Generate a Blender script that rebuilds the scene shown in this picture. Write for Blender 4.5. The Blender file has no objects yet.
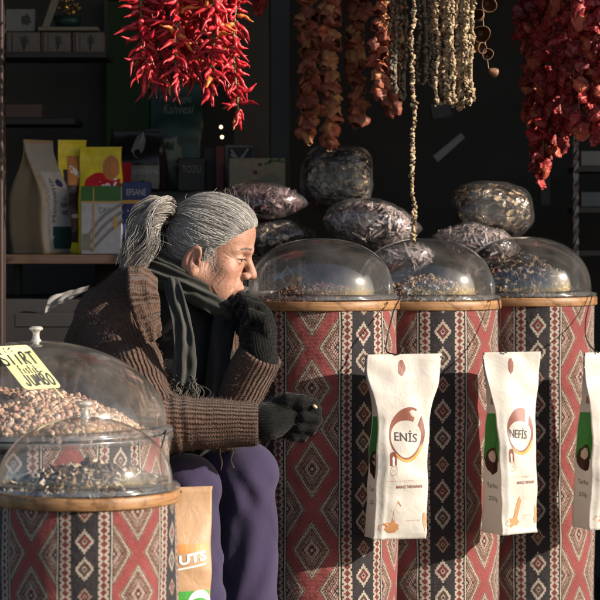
import bpy, math, random
import numpy as np
from mathutils import Vector, Matrix, noise as mnoise

rnd = random.Random(7)
npr = np.random.default_rng(11)
SC = bpy.context.scene
COL = SC.collection
FPX = 2400.0      # focal length in picture units
ZC = 0.98         # eye height of the photographer, metres
PI = math.pi

def at(px, py, d):
    """world point seen at picture position px,py, d metres in front of the camera"""
    return np.array([(px - 300.0) / FPX * d, d, ZC - (py - 230.0) / FPX * d])

def V(a):
    return Vector((float(a[0]), float(a[1]), float(a[2])))

# ------------------------------------------------------------------ objects
def wloc(o):
    p = np.zeros(3)
    while o is not None:
        p = p + np.array(o.location)
        o = o.parent
    return p

def tag(o, label=None, cat=None, group=None, kind=None):
    if label: o['label'] = label
    if cat: o['category'] = cat
    if group: o['group'] = group
    if kind: o['kind'] = kind
    return o

def empty(name, loc, label, cat, group=None):
    o = bpy.data.objects.new(name, None)
    o.empty_display_size = 0.05
    COL.objects.link(o)
    o.location = V(loc)
    return tag(o, label, cat, group)

def make_mesh(name, verts, faces, smooth=True, mat=None, uvs=None, attrs=None, mats=None, fmat=None):
    verts = np.asarray(verts, dtype=np.float32)
    me = bpy.data.meshes.new(name)
    if isinstance(faces, np.ndarray) and faces.ndim == 2:
        nf, k = faces.shape
        me.vertices.add(len(verts)); me.vertices.foreach_set('co', verts.ravel())
        me.loops.add(nf * k); me.loops.foreach_set('vertex_index', faces.astype(np.int32).ravel())
        me.polygons.add(nf)
        me.polygons.foreach_set('loop_start', np.arange(0, nf * k, k, dtype=np.int32))
        me.update(calc_edges=True)
    else:
        me.from_pydata([tuple(map(float, v)) for v in verts], [], [tuple(int(i) for i in f) for f in faces])
    me.validate()
    me.polygons.foreach_set('use_smooth', np.full(len(me.polygons), smooth, dtype=bool))
    if mats:
        for m in mats: me.materials.append(m)
        if fmat is not None and len(fmat) == len(me.polygons):
            me.polygons.foreach_set('material_index', np.asarray(fmat, dtype=np.int32))
    elif mat:
        me.materials.append(mat)
    if uvs is not None:     # per-vertex uv
        lay = me.uv_layers.new(name='UVMap')
        li = np.empty(len(me.loops), dtype=np.int32); me.loops.foreach_get('vertex_index', li)
        lay.data.foreach_set('uv', np.asarray(uvs, dtype=np.float32)[li].ravel())
    if attrs:
        for k, a in attrs.items():
            a = np.asarray(a, dtype=np.float32)
            if a.ndim == 2 and a.shape[1] == 4:
                t = me.attributes.new(k, 'FLOAT_COLOR', 'POINT'); t.data.foreach_set('color', a.ravel())
            elif a.ndim == 2:
                t = me.attributes.new(k, 'FLOAT_VECTOR', 'POINT'); t.data.foreach_set('vector', a.ravel())
            else:
                t = me.attributes.new(k, 'FLOAT', 'POINT'); t.data.foreach_set('value', a)
    me.update()
    return me

def obj(name, verts, faces, mat, parent=None, smooth=True, uvs=None, attrs=None, origin=None):
    """one mesh object from world-space vertices"""
    verts = np.asarray(verts, dtype=np.float64)
    base = wloc(parent) if parent is not None else (np.asarray(origin, float) if origin is not None else np.zeros(3))
    me = make_mesh(name, verts - base, faces, smooth, mat, uvs, attrs)
    o = bpy.data.objects.new(name, me)
    COL.objects.link(o)
    if parent is not None: o.parent = parent
    elif origin is not None: o.location = V(origin)
    return o

def inst(name, me, loc, rot, scale, parent=None):
    o = bpy.data.objects.new(name, me)
    COL.objects.link(o)
    base = wloc(parent) if parent is not None else np.zeros(3)
    o.location = V(np.asarray(loc) - base)
    o.rotation_mode = 'QUATERNION'
    o.rotation_quaternion = rot
    o.scale = (scale, scale, scale) if np.isscalar(scale) else scale
    if parent is not None: o.parent = parent
    return o

class MB:
    """collects shapes into one mesh"""
    def __init__(s): s.v = []; s.f = []; s.n = 0; s.c = []
    def add(s, v, f, col=None):
        v = np.asarray(v, float)
        s.v.append(v)
        s.f.extend([tuple(int(i) + s.n for i in q) for q in f])
        s.n += len(v)
        if col is not None:
            s.c.append(np.tile(np.array([*col, 1.0]), (len(v), 1)))
        return s
    def build(s, name, mat, parent=None, smooth=True, origin=None):
        at_ = {'col': np.vstack(s.c)} if s.c and sum(map(len, s.c)) == s.n else None
        return obj(name, np.vstack(s.v), s.f, mat, parent, smooth, None, at_, origin)

def box(c, size, rotz=0.0, bev=0.0):
    """box with small bevelled edges; c is the centre"""
    sx, sy, sz = [x / 2 for x in size]
    b = min(bev, sx * .45, sy * .45, sz * .45)
    vs, fs = [], []
    if b <= 0:
        for x in (-sx, sx):
            for y in (-sy, sy):
                for z in (-sz, sz): vs.append((x, y, z))
        fs = [(0, 1, 3, 2), (4, 6, 7, 5), (0, 4, 5, 1), (2, 3, 7, 6), (0, 2, 6, 4), (1, 5, 7, 3)]
    else:
        idx = {}
        for ix in (-1, 1):
            for iy in (-1, 1):
                for iz in (-1, 1):
                    for ax in range(3):
                        p = [ix * (sx - b), iy * (sy - b), iz * (sz - b)]
                        p[ax] = (ix * sx, iy * sy, iz * sz)[ax]
                        idx[(ix, iy, iz, ax)] = len(vs); vs.append(tuple(p))
        def face(keys): fs.append(tuple(idx[k] for k in keys))
        s4 = [(-1, -1), (1, -1), (1, 1), (-1, 1)]
        for sgn in (-1, 1):
            o_ = s4 if sgn > 0 else s4[::-1]
            face([(sgn, a, b_, 0) for a, b_ in o_])
            face([(b_, sgn, a, 1) for a, b_ in o_])
            face([(a, b_, sgn, 2) for a, b_ in o_])
        for a in (-1, 1):
            for b_ in (-1, 1):
                q = [(-1, a, b_, 1), (1, a, b_, 1), (1, a, b_, 2), (-1, a, b_, 2)]; face(q if a * b_ < 0 else q[::-1])
                q = [(a, -1, b_, 0), (a, 1, b_, 0), (a, 1, b_, 2), (a, -1, b_, 2)]; face(q if a * b_ > 0 else q[::-1])
                q = [(a, b_, -1, 0), (a, b_, 1, 0), (a, b_, 1, 1), (a, b_, -1, 1)]; face(q if a * b_ < 0 else q[::-1])
        for ix in (-1, 1):
            for iy in (-1, 1):
                for iz in (-1, 1):
                    q = [(ix, iy, iz, 0), (ix, iy, iz, 1), (ix, iy, iz, 2)]
                    face(q if ix * iy * iz > 0 else q[::-1])
    v = np.array(vs)
    c_, s_ = math.cos(rotz), math.sin(rotz)
    R = np.array([[c_, -s_, 0], [s_, c_, 0], [0, 0, 1]])
    return v @ R.T + np.asarray(c, float), fs

def lathe(profile, n=64, c=(0, 0, 0), closed=False):
    pr = np.asarray(profile, float)
    m = len(pr)
    ang = np.linspace(0, 2 * PI, n, endpoint=False)
    v = np.stack([np.outer(np.cos(ang), pr[:, 0]), np.outer(np.sin(ang), pr[:, 0]),
                  np.tile(pr[:, 1], (n, 1))], axis=2).reshape(-1, 3) + np.asarray(c, float)
    fs = []
    for i in range(n):
        j = (i + 1) % n
        for k in range(m if closed else m - 1):
            k2 = (k + 1) % m
            fs.append((i * m + k, j * m + k, j * m + k2, i * m + k2))
    return v, fs

def frames(path):
    path = np.asarray(path, float)
    t = np.gradient(path, axis=0)
    t /= np.linalg.norm(t, axis=1, keepdims=True) + 1e-9
    up = np.array([0, 0, 1.0]) if abs(t[0][2]) < .9 else np.array([0, 1.0, 0])
    a = np.cross(t[0], up); a /= np.linalg.norm(a)
    A, B = [], []
    for i in range(len(path)):
        a = a - t[i] * np.dot(a, t[i]); a /= np.linalg.norm(a) + 1e-9
        A.append(a.copy()); B.append(np.cross(t[i], a))
    return t, np.array(A), np.array(B)

def tube(path, rad, n=8, cap=True, flat=1.0):
    path = np.asarray(path, float)
    m = len(path)
    rad = np.full(m, rad) if np.isscalar(rad) else np.asarray(rad, float)
    t, A, B = frames(path)
    ang = np.linspace(0, 2 * PI, n, endpoint=False)
    v = (path[:, None, :] + rad[:, None, None] * (np.cos(ang)[None, :, None] * A[:, None, :] +
         flat * np.sin(ang)[None, :, None] * B[:, None, :])).reshape(-1, 3)
    fs = []
    for i in range(m - 1):
        for k in range(n):
            k2 = (k + 1) % n
            fs.append((i * n + k, i * n + k2, (i + 1) * n + k2, (i + 1) * n + k))
    if cap:
        fs.append(tuple(range(n))[::-1]); fs.append(tuple((m - 1) * n + k for k in range(n)))
    return v, fs

def spline(pts, n=40):
    """Catmull-Rom through pts"""
    P = np.asarray(pts, float)
    P = np.vstack([2 * P[0] - P[1], P, 2 * P[-1] - P[-2]])
    segs = len(P) - 3
    out = []
    for u in np.linspace(0, segs - 1e-6, n):
        i = int(u); t = u - i
        p0, p1, p2, p3 = P[i:i + 4]
        out.append(.5 * ((2 * p1) + (-p0 + p2) * t + (2 * p0 - 5 * p1 + 4 * p2 - p3) * t * t + (-p0 + 3 * p1 - 3 * p2 + p3) * t ** 3))
    return np.array(out)

def strands(polys, r0, r1=None, n=3, cols=None):
    """many thin tubes at once: polys (S,m,3)"""
    polys = np.asarray(polys, float)
    S, m, _ = polys.shape
    r1 = r0 if r1 is None else r1
    t = np.gradient(polys, axis=1)
    t /= np.linalg.norm(t, axis=2, keepdims=True) + 1e-9
    ref = np.tile(np.array([0.13, -1.0, 0.21]), (S, m, 1))
    A = np.cross(t, ref); A /= np.linalg.norm(A, axis=2, keepdims=True) + 1e-9
    B = np.cross(t, A)
    rr = np.linspace(1, 0, m)[None, :] * (np.asarray(r0).reshape(-1, 1) if not np.isscalar(r0) else r0) + np.linspace(0, 1, m)[None, :] * r1
    rr = np.broadcast_to(rr, (S, m))
    ang = np.linspace(0, 2 * PI, n, endpoint=False)
    v = polys[:, :, None, :] + rr[:, :, None, None] * (np.cos(ang)[None, None, :, None] * A[:, :, None, :] + np.sin(ang)[None, None, :, None] * B[:, :, None, :])
    v = v.reshape(-1, 3)
    base = (np.arange(S) * m * n)[:, None, None]
    i = np.arange(m - 1)[None, :, None]; k = np.arange(n)[None, None, :]; k2 = (k + 1) % n
    f = np.stack([base + i * n + k, base + i * n + k2, base + (i + 1) * n + k2, base + (i + 1) * n + k], axis=-1).reshape(-1, 4)
    at_ = None
    if cols is not None:
        c = np.repeat(np.asarray(cols, float), m * n, axis=0)
        at_ = {'col': np.hstack([c, np.ones((len(c), 1))])}
    return v, f, at_

# ------------------------------------------------------------------ signed distance modelling
def smin(a, b, k):
    h = np.clip(.5 + .5 * (b - a) / k, 0, 1)
    return b * (1 - h) + a * h - k * h * (1 - h)
def smax(a, b, k): return -smin(-a, -b, k)
def s_cap(P, a, b, ra, rb):
    a = np.asarray(a, np.float32); b = np.asarray(b, np.float32); d = b - a
    dd = float(d @ d) + 1e-12
    px, py, pz = P[0] - a[0], P[1] - a[1], P[2] - a[2]
    t = np.clip((px * d[0] + py * d[1] + pz * d[2]) / dd, 0, 1)
    return np.sqrt((px - d[0] * t) ** 2 + (py - d[1] * t) ** 2 + (pz - d[2] * t) ** 2) - (ra + (rb - ra) * t)
def s_ell(P, c, r, ax=None):
    q = [P[i] - np.float32(c[i]) for i in range(3)]
    if ax is not None:
        q = [q[0] * ax[j][0] + q[1] * ax[j][1] + q[2] * ax[j][2] for j in range(3)]
    k0 = np.sqrt((q[0] / r[0]) ** 2 + (q[1] / r[1]) ** 2 + (q[2] / r[2]) ** 2)
    k1 = np.sqrt((q[0] / r[0] ** 2) ** 2 + (q[1] / r[1] ** 2) ** 2 + (q[2] / r[2] ** 2) ** 2)
    return k0 * (k0 - 1) / (k1 + 1e-9)
def s_chain(P, pts, rads, k):
    d = None
    for i in range(len(pts) - 1):
        e = s_cap(P, pts[i], pts[i + 1], rads[i], rads[i + 1])
        d = e if d is None else smin(d, e, k)
    return d

def surface_nets(fn, xs, ys, zs):
    xs, ys, zs = [np.asarray(a, np.float32) for a in (xs, ys, zs)]
    X, Y, Z = np.meshgrid(xs, ys, zs, indexing='ij')
    F = fn((X, Y, Z)).astype(np.float32)
    ins = F < 0
    nx, ny, nz = F.shape
    cs = np.zeros((nx - 1, ny - 1, nz - 1), np.int8)
    for dx in (0, 1):
        for dy in (0, 1):
            for dz in (0, 1):
                cs += ins[dx:nx - 1 + dx, dy:ny - 1 + dy, dz:nz - 1 + dz]
    act = (cs > 0) & (cs < 8)
    ci, cj, ck = np.nonzero(act)
    idx = np.full(act.shape, -1, np.int64); idx[ci, cj, ck] = np.arange(len(ci))
    acc = np.zeros((len(ci), 3)); cnt = np.zeros(len(ci))
    corners = [(a, b, c) for a in (0, 1) for b in (0, 1) for c in (0, 1)]
    for a in range(8):
        for b in range(a + 1, 8):
            A, B = corners[a], corners[b]
            if sum(abs(A[q] - B[q]) for q in range(3)) != 1: continue
            fa = F[ci + A[0], cj + A[1], ck + A[2]]; fb = F[ci + B[0], cj + B[1], ck + B[2]]
            m = (fa < 0) != (fb < 0)
            t = np.where(m, fa / (fa - fb + 1e-20), 0)
            pa = np.stack([xs[ci + A[0]], ys[cj + A[1]], zs[ck + A[2]]], 1)
            pb = np.stack([xs[ci + B[0]], ys[cj + B[1]], zs[ck + B[2]]], 1)
            p = pa + (pb - pa) * t[:, None]
            acc += p * m[:, None]; cnt += m
    verts = acc / cnt[:, None]
    quads = []
    # edges along x
    e = ins[:-1, 1:-1, 1:-1] != ins[1:, 1:-1, 1:-1]
    i, j, k = np.nonzero(e); j += 1; k += 1
    q = np.stack([idx[i, j - 1, k - 1], idx[i, j, k - 1], idx[i, j, k], idx[i, j - 1, k]], 1)
    fl = ~ins[i, j, k]; q[fl] = q[fl][:, ::-1]; quads.append(q)
    e = ins[1:-1, :-1, 1:-1] != ins[1:-1, 1:, 1:-1]
    i, j, k = np.nonzero(e); i += 1; k += 1
    q = np.stack([idx[i - 1, j, k - 1], idx[i - 1, j, k], idx[i, j, k], idx[i, j, k - 1]], 1)
    fl = ~ins[i, j, k]; q[fl] = q[fl][:, ::-1]; quads.append(q)
    e = ins[1:-1, 1:-1, :-1] != ins[1:-1, 1:-1, 1:]
    i, j, k = np.nonzero(e); i += 1; j += 1
    q = np.stack([idx[i - 1, j - 1, k], idx[i, j - 1, k], idx[i, j, k], idx[i - 1, j, k]], 1)
    fl = ~ins[i, j, k]; q[fl] = q[fl][:, ::-1]; quads.append(q)
    return verts, np.vstack(quads)

def grid(lo, hi, h):
    return np.arange(lo, hi + h, h)

# ------------------------------------------------------------------ materials
class NT:
    def __init__(s, name):
        s.m = bpy.data.materials.new(name); s.m.use_nodes = True
        s.t = s.m.node_tree; s.t.nodes.clear()
        s.out = s.t.nodes.new('ShaderNodeOutputMaterial')
    def n(s, typ, **kw):
        nd = s.t.nodes.new(typ)
        for k, v in kw.items(): setattr(nd, k, v)
        return nd
    def l(s, a, b): s.t.links.new(a, b)
    def setin(s, sock, v):
        if hasattr(v, 'is_output') or isinstance(v, bpy.types.NodeSocket): s.l(v, sock)
        else: sock.default_value = v
    def math(s, op, a, b=None, c=None, clamp=False):
        nd = s.n('ShaderNodeMath', operation=op, use_clamp=clamp)
        s.setin(nd.inputs[0], a)
        if b is not None: s.setin(nd.inputs[1], b)
        if c is not None: s.setin(nd.inputs[2], c)
        return nd.outputs[0]
    def mix(s, f, a, b):
        nd = s.n('ShaderNodeMix', data_type='RGBA')
        s.setin(nd.inputs[0], f)
        s.setin(nd.inputs[6], a if not isinstance(a, tuple) else (*a[:3], 1))
        s.setin(nd.inputs[7], b if not isinstance(b, tuple) else (*b[:3], 1))
        return nd.outputs[2]
    def mul(s, a, b):
        nd = s.n('ShaderNodeMix', data_type='RGBA', blend_type='MULTIPLY')
        nd.inputs[0].default_value = 1
        s.setin(nd.inputs[6], a if not isinstance(a, tuple) else (*a[:3], 1))
        s.setin(nd.inputs[7], b if not isinstance(b, tuple) else (*b[:3], 1))
        return nd.outputs[2]
    def noise(s, scale, detail=3, vec=None, rough=.55, dist=0.0):
        nd = s.n('ShaderNodeTexNoise')
        nd.inputs['Scale'].default_value = scale; nd.inputs['Detail'].default_value = detail
        nd.inputs['Roughness'].default_value = rough; nd.inputs['Distortion'].default_value = dist
        if vec is not None: s.l(vec, nd.inputs['Vector'])
        return nd.outputs['Fac']
    def ramp(s, fac, stops):
        nd = s.n('ShaderNodeValToRGB'); cr = nd.color_ramp
        while len(cr.elements) < len(stops): cr.elements.new(.5)
        for e, (p, c) in zip(cr.elements, stops):
            e.position = p; e.color = (*c, 1) if len(c) == 3 else c
        s.l(fac, nd.inputs[0]); return nd.outputs[0]
    def coord(s, which='Object'): return s.n('ShaderNodeTexCoord').outputs[which]
    def attr(s, name): return s.n('ShaderNodeAttribute', attribute_name=name)
    def bump(s, h, strength=.4, dist=.002, nrm=None):
        nd = s.n('ShaderNodeBump'); nd.inputs['Strength'].default_value = strength
        nd.inputs['Distance'].default_value = dist; s.l(h, nd.inputs['Height'])
        if nrm is not None: s.l(nrm, nd.inputs['Normal'])
        return nd.outputs[0]
    def bsdf(s, col, rough=.6, spec=.5, nrm=None, metal=0.0, **kw):
        p = s.n('ShaderNodeBsdfPrincipled')
        s.setin(p.inputs['Base Color'], (*col, 1) if isinstance(col, tuple) and len(col) == 3 else col)
        s.setin(p.inputs['Roughness'], rough); p.inputs['Specular IOR Level'].default_value = spec
        p.inputs['Metallic'].default_value = metal
        if nrm is not None: s.l(nrm, p.inputs['Normal'])
        for k, v in kw.items(): s.setin(p.inputs[k.replace('_', ' ')], v)
        s.l(p.outputs[0], s.out.inputs[0]); return p

def mat_plain(name, col, rough=.6, var=.25, scale=30, bump=.0, bscale=120, spec=.4, metal=0.0, **kw):
    t = NT(name)
    co = t.coord()
    nz = t.noise(scale, 4, co)
    dark = tuple(c * (1 - var) for c in col); lite = tuple(min(1, c * (1 + var)) for c in col)
    c = t.ramp(nz, [(.3, dark), (.7, lite)])
    nrm = None
    if bump > 0: nrm = t.bump(t.noise(bscale, 4, co), bump, .003)
    t.bsdf(c, rough, spec, nrm, metal, **kw)
    return t.m

def mat_vcol(name, rough=.6, bump=.3, bscale=200, spec=.4, var=.25, nscale=60, **kw):
    t = NT(name)
    a = t.attr('col').outputs['Color']
    co = t.coord()
    nz = t.noise(nscale, 3, co)
    c = t.mul(a, t.ramp(nz, [(.25, (1 - var,) * 3), (.75, (1 + var * .3,) * 3)]))
    nrm = t.bump(t.noise(bscale, 3, co), bump, .002) if bump else None
    t.bsdf(c, rough, spec, nrm, **kw)
    return t.m

def mat_film(name, tint=(.95, .95, .95), base=.05, rough=.1, haze=.0, bscale=0, bstr=.5, hazecol=(.8, .8, .8), edge=1.0):
    """clear thin plastic: see-through with a mirror-like skin"""
    t = NT(name)
    co = t.coord()
    nrm = None
    if bscale:
        h = t.math('ADD', t.noise(bscale, 4, co, .6, .6), t.math('MULTIPLY', t.noise(bscale * 3.1, 3, co, .6, 1.0), .4))
        nrm = t.bump(h, bstr, .012)
    tr = t.n('ShaderNodeBsdfTransparent'); tr.inputs[0].default_value = (*tint, 1)
    gl = t.n('ShaderNodeBsdfGlossy'); gl.inputs['Roughness'].default_value = rough
    gl.inputs['Color'].default_value = (1, 1, 1, 1)
    if nrm is not None: t.l(nrm, gl.inputs['Normal'])
    fr = t.n('ShaderNodeLayerWeight'); fr.inputs['Blend'].default_value = .5     # same from inside and outside
    if nrm is not None: t.l(nrm, fr.inputs['Normal'])
    sch = t.math('ADD', t.math('MULTIPLY', t.math('POWER', fr.outputs['Facing'], 5.0), .93), .04)
    fac = t.math('ADD', t.math('MULTIPLY', sch, edge), base, clamp=True)
    mx = t.n('ShaderNodeMixShader'); t.l(fac, mx.inputs[0]); t.l(tr.outputs[0], mx.inputs[1]); t.l(gl.outputs[0], mx.inputs[2])
    last = mx
    if haze > 0:
        df = t.n('ShaderNodeBsdfDiffuse'); df.inputs[0].default_value = (*hazecol, 1)
        m2 = t.n('ShaderNodeMixShader')
        hz = t.math('MULTIPLY', t.ramp(t.noise(14, 5, co), [(.35, (.35,) * 3), (.75, (1.6,) * 3)]), haze)
        t.l(hz, m2.inputs[0]); t.l(mx.outputs[0], m2.inputs[1]); t.l(df.outputs[0], m2.inputs[2]); last = m2
    t.l(last.outputs[0], t.out.inputs[0])
    return t.m

def mat_kilim():
    """woven cloth: stripes and stepped diamonds from node arithmetic on the cloth's own thread coordinates"""
    t = NT('kilim_cloth')
    uv = t.n('ShaderNodeSeparateXYZ'); t.l(t.n('ShaderNodeUVMap', uv_map='UVMap').outputs[0], uv.inputs[0])
    M = t.math
    wob = t.n('ShaderNodeTexNoise'); wob.inputs['Scale'].default_value = 3.0
    t.l(t.n('ShaderNodeUVMap', uv_map='UVMap').outputs[0], wob.inputs['Vector'])
    w0 = M('MULTIPLY', M('SUBTRACT', wob.outputs['Fac'], .5), .02)
    u = M('ADD', uv.outputs[0], w0); v = M('ADD', uv.outputs[1], w0)
    U = M('MULTIPLY', M('SUBTRACT', M('FRACT', M('ADD', u, .5)), .5), 106.0)
    Vv = M('MULTIPLY', M('FRACT', v), 78.5)
    Q = .8
    U = M('MULTIPLY', M('ADD', M('FLOOR', M('DIVIDE', U, Q)), .5), Q)
    Vv = M('MULTIPLY', M('ADD', M('FLOOR', M('DIVIDE', Vv, Q)), .5), Q)
    aU = M('ABSOLUTE', U)
    lt = lambda a, b: M('LESS_THAN', a, b)
    gt = lambda a, b: M('GREATER_THAN', a, b)
    RED = (.235, .058, .056); CREAM = (.37, .315, .26); DARK = (.028, .024, .027); BROWN = (.085, .048, .040); TAN = (.27, .195, .14); DRED = (.145, .032, .034); GREY = (.20, .18, .165)
    # --- red panel with diamond lattice
    a = M('DIVIDE', aU, 25.5)
    b = M('ABSOLUTE', M('DIVIDE', M('SUBTRACT', Vv, 39.25), 39.25))
    D1 = M('ADD', a, b)
    E = M('MINIMUM', D1, M('SUBTRACT', 2.0, D1))
    w = M('SUBTRACT', a, b)
    tri = M('MULTIPLY', M('ABSOLUTE', M('SUBTRACT', M('FRACT', M('MULTIPLY', w, 10.0)), .5)), 2.0)
    tri2 = M('MULTIPLY', M('ABSOLUTE', M('SUBTRACT', M('FRACT', M('MULTIPLY', w, 17.0)), .5)), 2.0)
    c = t.mix(gt(tri2, .55), RED, TAN)                       # dotted edge line
    dot = M('MULTIPLY', gt(E, .745), lt(E, .785))
    pan = t.mix(dot, RED, c)
    pan = t.mix(lt(E, .745), pan, BROWN)
    pan = t.mix(lt(E, .70), pan, CREAM)
    zig = gt(tri, M('DIVIDE', M('SUBTRACT', E, .555), .12))
    z1 = t.mix(zig, CREAM, BROWN)
    zig3 = gt(tri, M('DIVIDE', M('SUBTRACT', E, .38), .09))
    pan = t.mix(lt(E, .675), pan, z1)
    pan = t.mix(lt(E, .56), pan, TAN)
    pan = t.mix(lt(E, .535), pan, t.mix(gt(tri2, .5), BROWN, DRED))
    pan = t.mix(lt(E, .47), pan, t.mix(zig3, TAN, BROWN))
    pan = t.mix(lt(E, .385), pan, t.mix(gt(tri2, .5), CREAM, DRED))
    pan = t.mix(lt(E, .345), pan, BROWN)
    pan = t.mix(lt(E, .31), pan, t.mix(gt(tri, .5), CREAM, DRED))
    zig2 = gt(tri, M('DIVIDE', M('SUBTRACT', E, .12), .16))
    pan = t.mix(lt(E, .27), pan, t.mix(zig2, CREAM, DRED))
    pan = t.mix(lt(E, .12), pan, DARK)
    pan = t.mix(lt(E, .06), pan, CREAM)
    # --- chain stripe
    s = M('DIVIDE', M('SUBTRACT', aU, 29.5), 10.5)
    cc = M('MULTIPLY', M('ABSOLUTE', M('SUBTRACT', s, .5)), 2.0)
    q = M('MULTIPLY', M('ABSOLUTE', M('SUBTRACT', M('FRACT', M('DIVIDE', Vv, 6.541)), .5)), 2.0)
    g = M('ADD', M('MULTIPLY', cc, 1.15), M('MULTIPLY', q, .75))
    ch = t.mix(lt(g, .78), CREAM, DRED)
    ch = t.mix(lt(g, .22), ch, BROWN)
    ch = t.mix(M('MULTIPLY', gt(cc, .72), gt(q, .72)), ch, DARK)
    ch = t.mix(gt(cc, .93), ch, GREY)
    # --- black column with serrated diamonds
    tt = M('SUBTRACT', 53.0, aU)
    vi = M('DIVIDE', Vv, 26.166)
    row = M('FLOOR', vi)
    vb = M('MULTIPLY', M('ABSOLUTE', M('SUBTRACT', M('FRACT', vi), .5)), 26.166)
    size = M('SUBTRACT', 1.0, M('MULTIPLY', M('COMPARE', row, 1.0, .1), .26))
    serr = M('MULTIPLY', M('ABSOLUTE', M('SUBTRACT', M('FRACT', M('DIVIDE', M('SUBTRACT', tt, vb), 4.2)), .5)), .34)
    g2 = M('DIVIDE', M('ADD', M('DIVIDE', tt, 9.6), M('DIVIDE', vb, 11.4)), size)
    gs = M('ADD', g2, serr)
    bl = t.mix(lt(gs, 1.08), DARK, t.mix(M('COMPARE', row, 1.0, .1), CREAM, TAN))
    bl = t.mix(lt(g2, .66), bl, DARK)
    bl = t.mix(lt(g2, .58), bl, t.mix(M('COMPARE', row, 2.0, .1), DRED, BROWN))
    bl = t.mix(lt(g2, .28), bl, CREAM)
    bl = t.mix(lt(g2, .17), bl, DARK)
    # --- assemble
    col = t.mix(gt(aU, 25.5), pan, DARK)
    col = t.mix(gt(aU, 26.5), col, CREAM)
    col = t.mix(gt(aU, 27.8), col, DARK)
    col = t.mix(gt(aU, 29.5), col, ch)
    col = t.mix(gt(aU, 40.0), col, bl)
    # threads
    th = t.noise(900, 2, None)
    tc = t.n('ShaderNodeMapping'); t.l(t.n('ShaderNodeUVMap', uv_map='UVMap').outputs[0], tc.inputs[0]); tc.inputs['Scale'].default_value = (60, 260, 1)
    thn = t.noise(1.0, 3, tc.outputs[0])
    soft = t.noise(2.2, 4, t.n('ShaderNodeUVMap', uv_map='UVMap').outputs[0])
    col = t.mul(col, t.ramp(thn, [(.25, (.58, .58, .58)), (.75, (1.22, 1.20, 1.17))]))
    col = t.mul(col, t.ramp(soft, [(.3, (.85, .84, .83)), (.7, (1.06, 1.06, 1.06))]))
    ribs = M('MULTIPLY', M('SINE', M('MULTIPLY', v, 2 * PI * 60)), .5)
    h = M('ADD', ribs, M('MULTIPLY', thn, 1.6))
    big = t.noise(3.2, 5, t.n('ShaderNodeUVMap', uv_map='UVMap').outputs[0])
    nrm = t.bump(big, .35, .035)
    nrm = t.bump(h, .45, .0012, nrm)
    t.bsdf(col, .88, .15, nrm, Sheen_Weight=.15)
    return t.m

def mat_wood(name, c1, c2, scale=1.0, axis=0, rough=.5):
    t = NT(name)
    mp = t.n('ShaderNodeMapping'); t.l(t.coord(), mp.inputs[0])
    sc = [40, 40, 40]; sc[axis] = 3
    mp.inputs['Scale'].default_value = tuple(x * scale for x in sc)
    n1 = t.noise(1.0, 5, mp.outputs[0], .6, .8)
    c = t.ramp(n1, [(.25, c1), (.5, tuple((a + b) / 2 for a, b in zip(c1, c2))), (.75, c2)])
    t.bsdf(c, rough, .4, t.bump(n1, .25, .002))
    return t.m

def mat_rim():
    t = NT('rim_wood')
    g = t.n('ShaderNodeSeparateXYZ'); co = t.coord(); t.l(co, g.inputs[0])
    ang = t.math('ARCTAN2', g.outputs[1], g.outputs[0])
    cb = t.n('ShaderNodeCombineXYZ'); t.l(t.math('MULTIPLY', ang, 1.5), cb.inputs[0]); t.l(t.math('MULTIPLY', g.outputs[2], 160), cb.inputs[1])
    n1 = t.noise(1.6, 5, cb.outputs[0], .6, .6)
    c = t.ramp(n1, [(.25, (.17, .080, .032)), (.55, (.29, .155, .068)), (.8, (.38, .22, .105))])
    sc = t.noise(38, 5, co, .7, .5)
    c = t.mul(c, t.ramp(sc, [(.36, (.55, .50, .45)), (.50, (1.0, 1.0, 1.0)), (.75, (1.12, 1.10, 1.08))]))
    t.bsdf(c, .5, .4, t.bump(sc, .25, .002))
    return t.m

# ------------------------------------------------------------------ writing
_txt = {}
def text2d(s, bold=0.0, shear=0.0, spacing=1.0):
    """flat lettering: (verts2d, faces), cap height about 1, centred"""
    key = (s, bold, shear, spacing)
    if key in _txt: return _txt[key]
    cu = bpy.data.curves.new('t', 'FONT'); cu.body = s; cu.size = 1.0; cu.offset = bold; cu.shear = shear
    cu.space_character = spacing; cu.resolution_u = 3
    o = bpy.data.objects.new('t', cu); COL.objects.link(o)
    dg = bpy.context.evaluated_depsgraph_get(); dg.update()
    me = bpy.data.meshes.new_from_object(o.evaluated_get(dg))
    v = np.array([tuple(p.co) for p in me.vertices])
    f = [tuple(p.vertices) for p in me.polygons]
    bpy.data.objects.remove(o); bpy.data.curves.remove(cu); bpy.data.meshes.remove(me)
    v = v[:, :2]
    v -= (v.min(0) + v.max(0)) / 2
    _txt[key] = (v, f)
    return v, f

def text_fit(s, w, h=None, **kw):
    v, f = text2d(s, **kw)
    sz = v.max(0) - v.min(0)
    k = w / sz[0]
    v2 = v * k
    if h: v2 = np.stack([v2[:, 0], v[:, 1] * (h / sz[1])], 1)
    return v2, f

def strokes2d(lines, wid):
    """hand-drawn lettering from polylines: small flat ribbons"""
    V_, F_ = [], []
    for ln in lines:
        p = spline(np.array([(x, y, 0) for x, y in ln]), max(8, 6 * len(ln)))[:, :2] if len(ln) > 2 else np.array(ln, float)
        t = np.gradient(p, axis=0); t /= np.linalg.norm(t, axis=1, keepdims=True) + 1e-9
        nrm = np.stack([-t[:, 1], t[:, 0]], 1) * wid / 2
        n0 = sum(len(a) for a in V_)
        V_.append(np.vstack([p + nrm, p - nrm])); m = len(p)
        F_ += [(n0 + i, n0 + m + i, n0 + m + i + 1, n0 + i + 1) for i in range(m - 1)]
    return np.vstack(V_), F_

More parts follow.
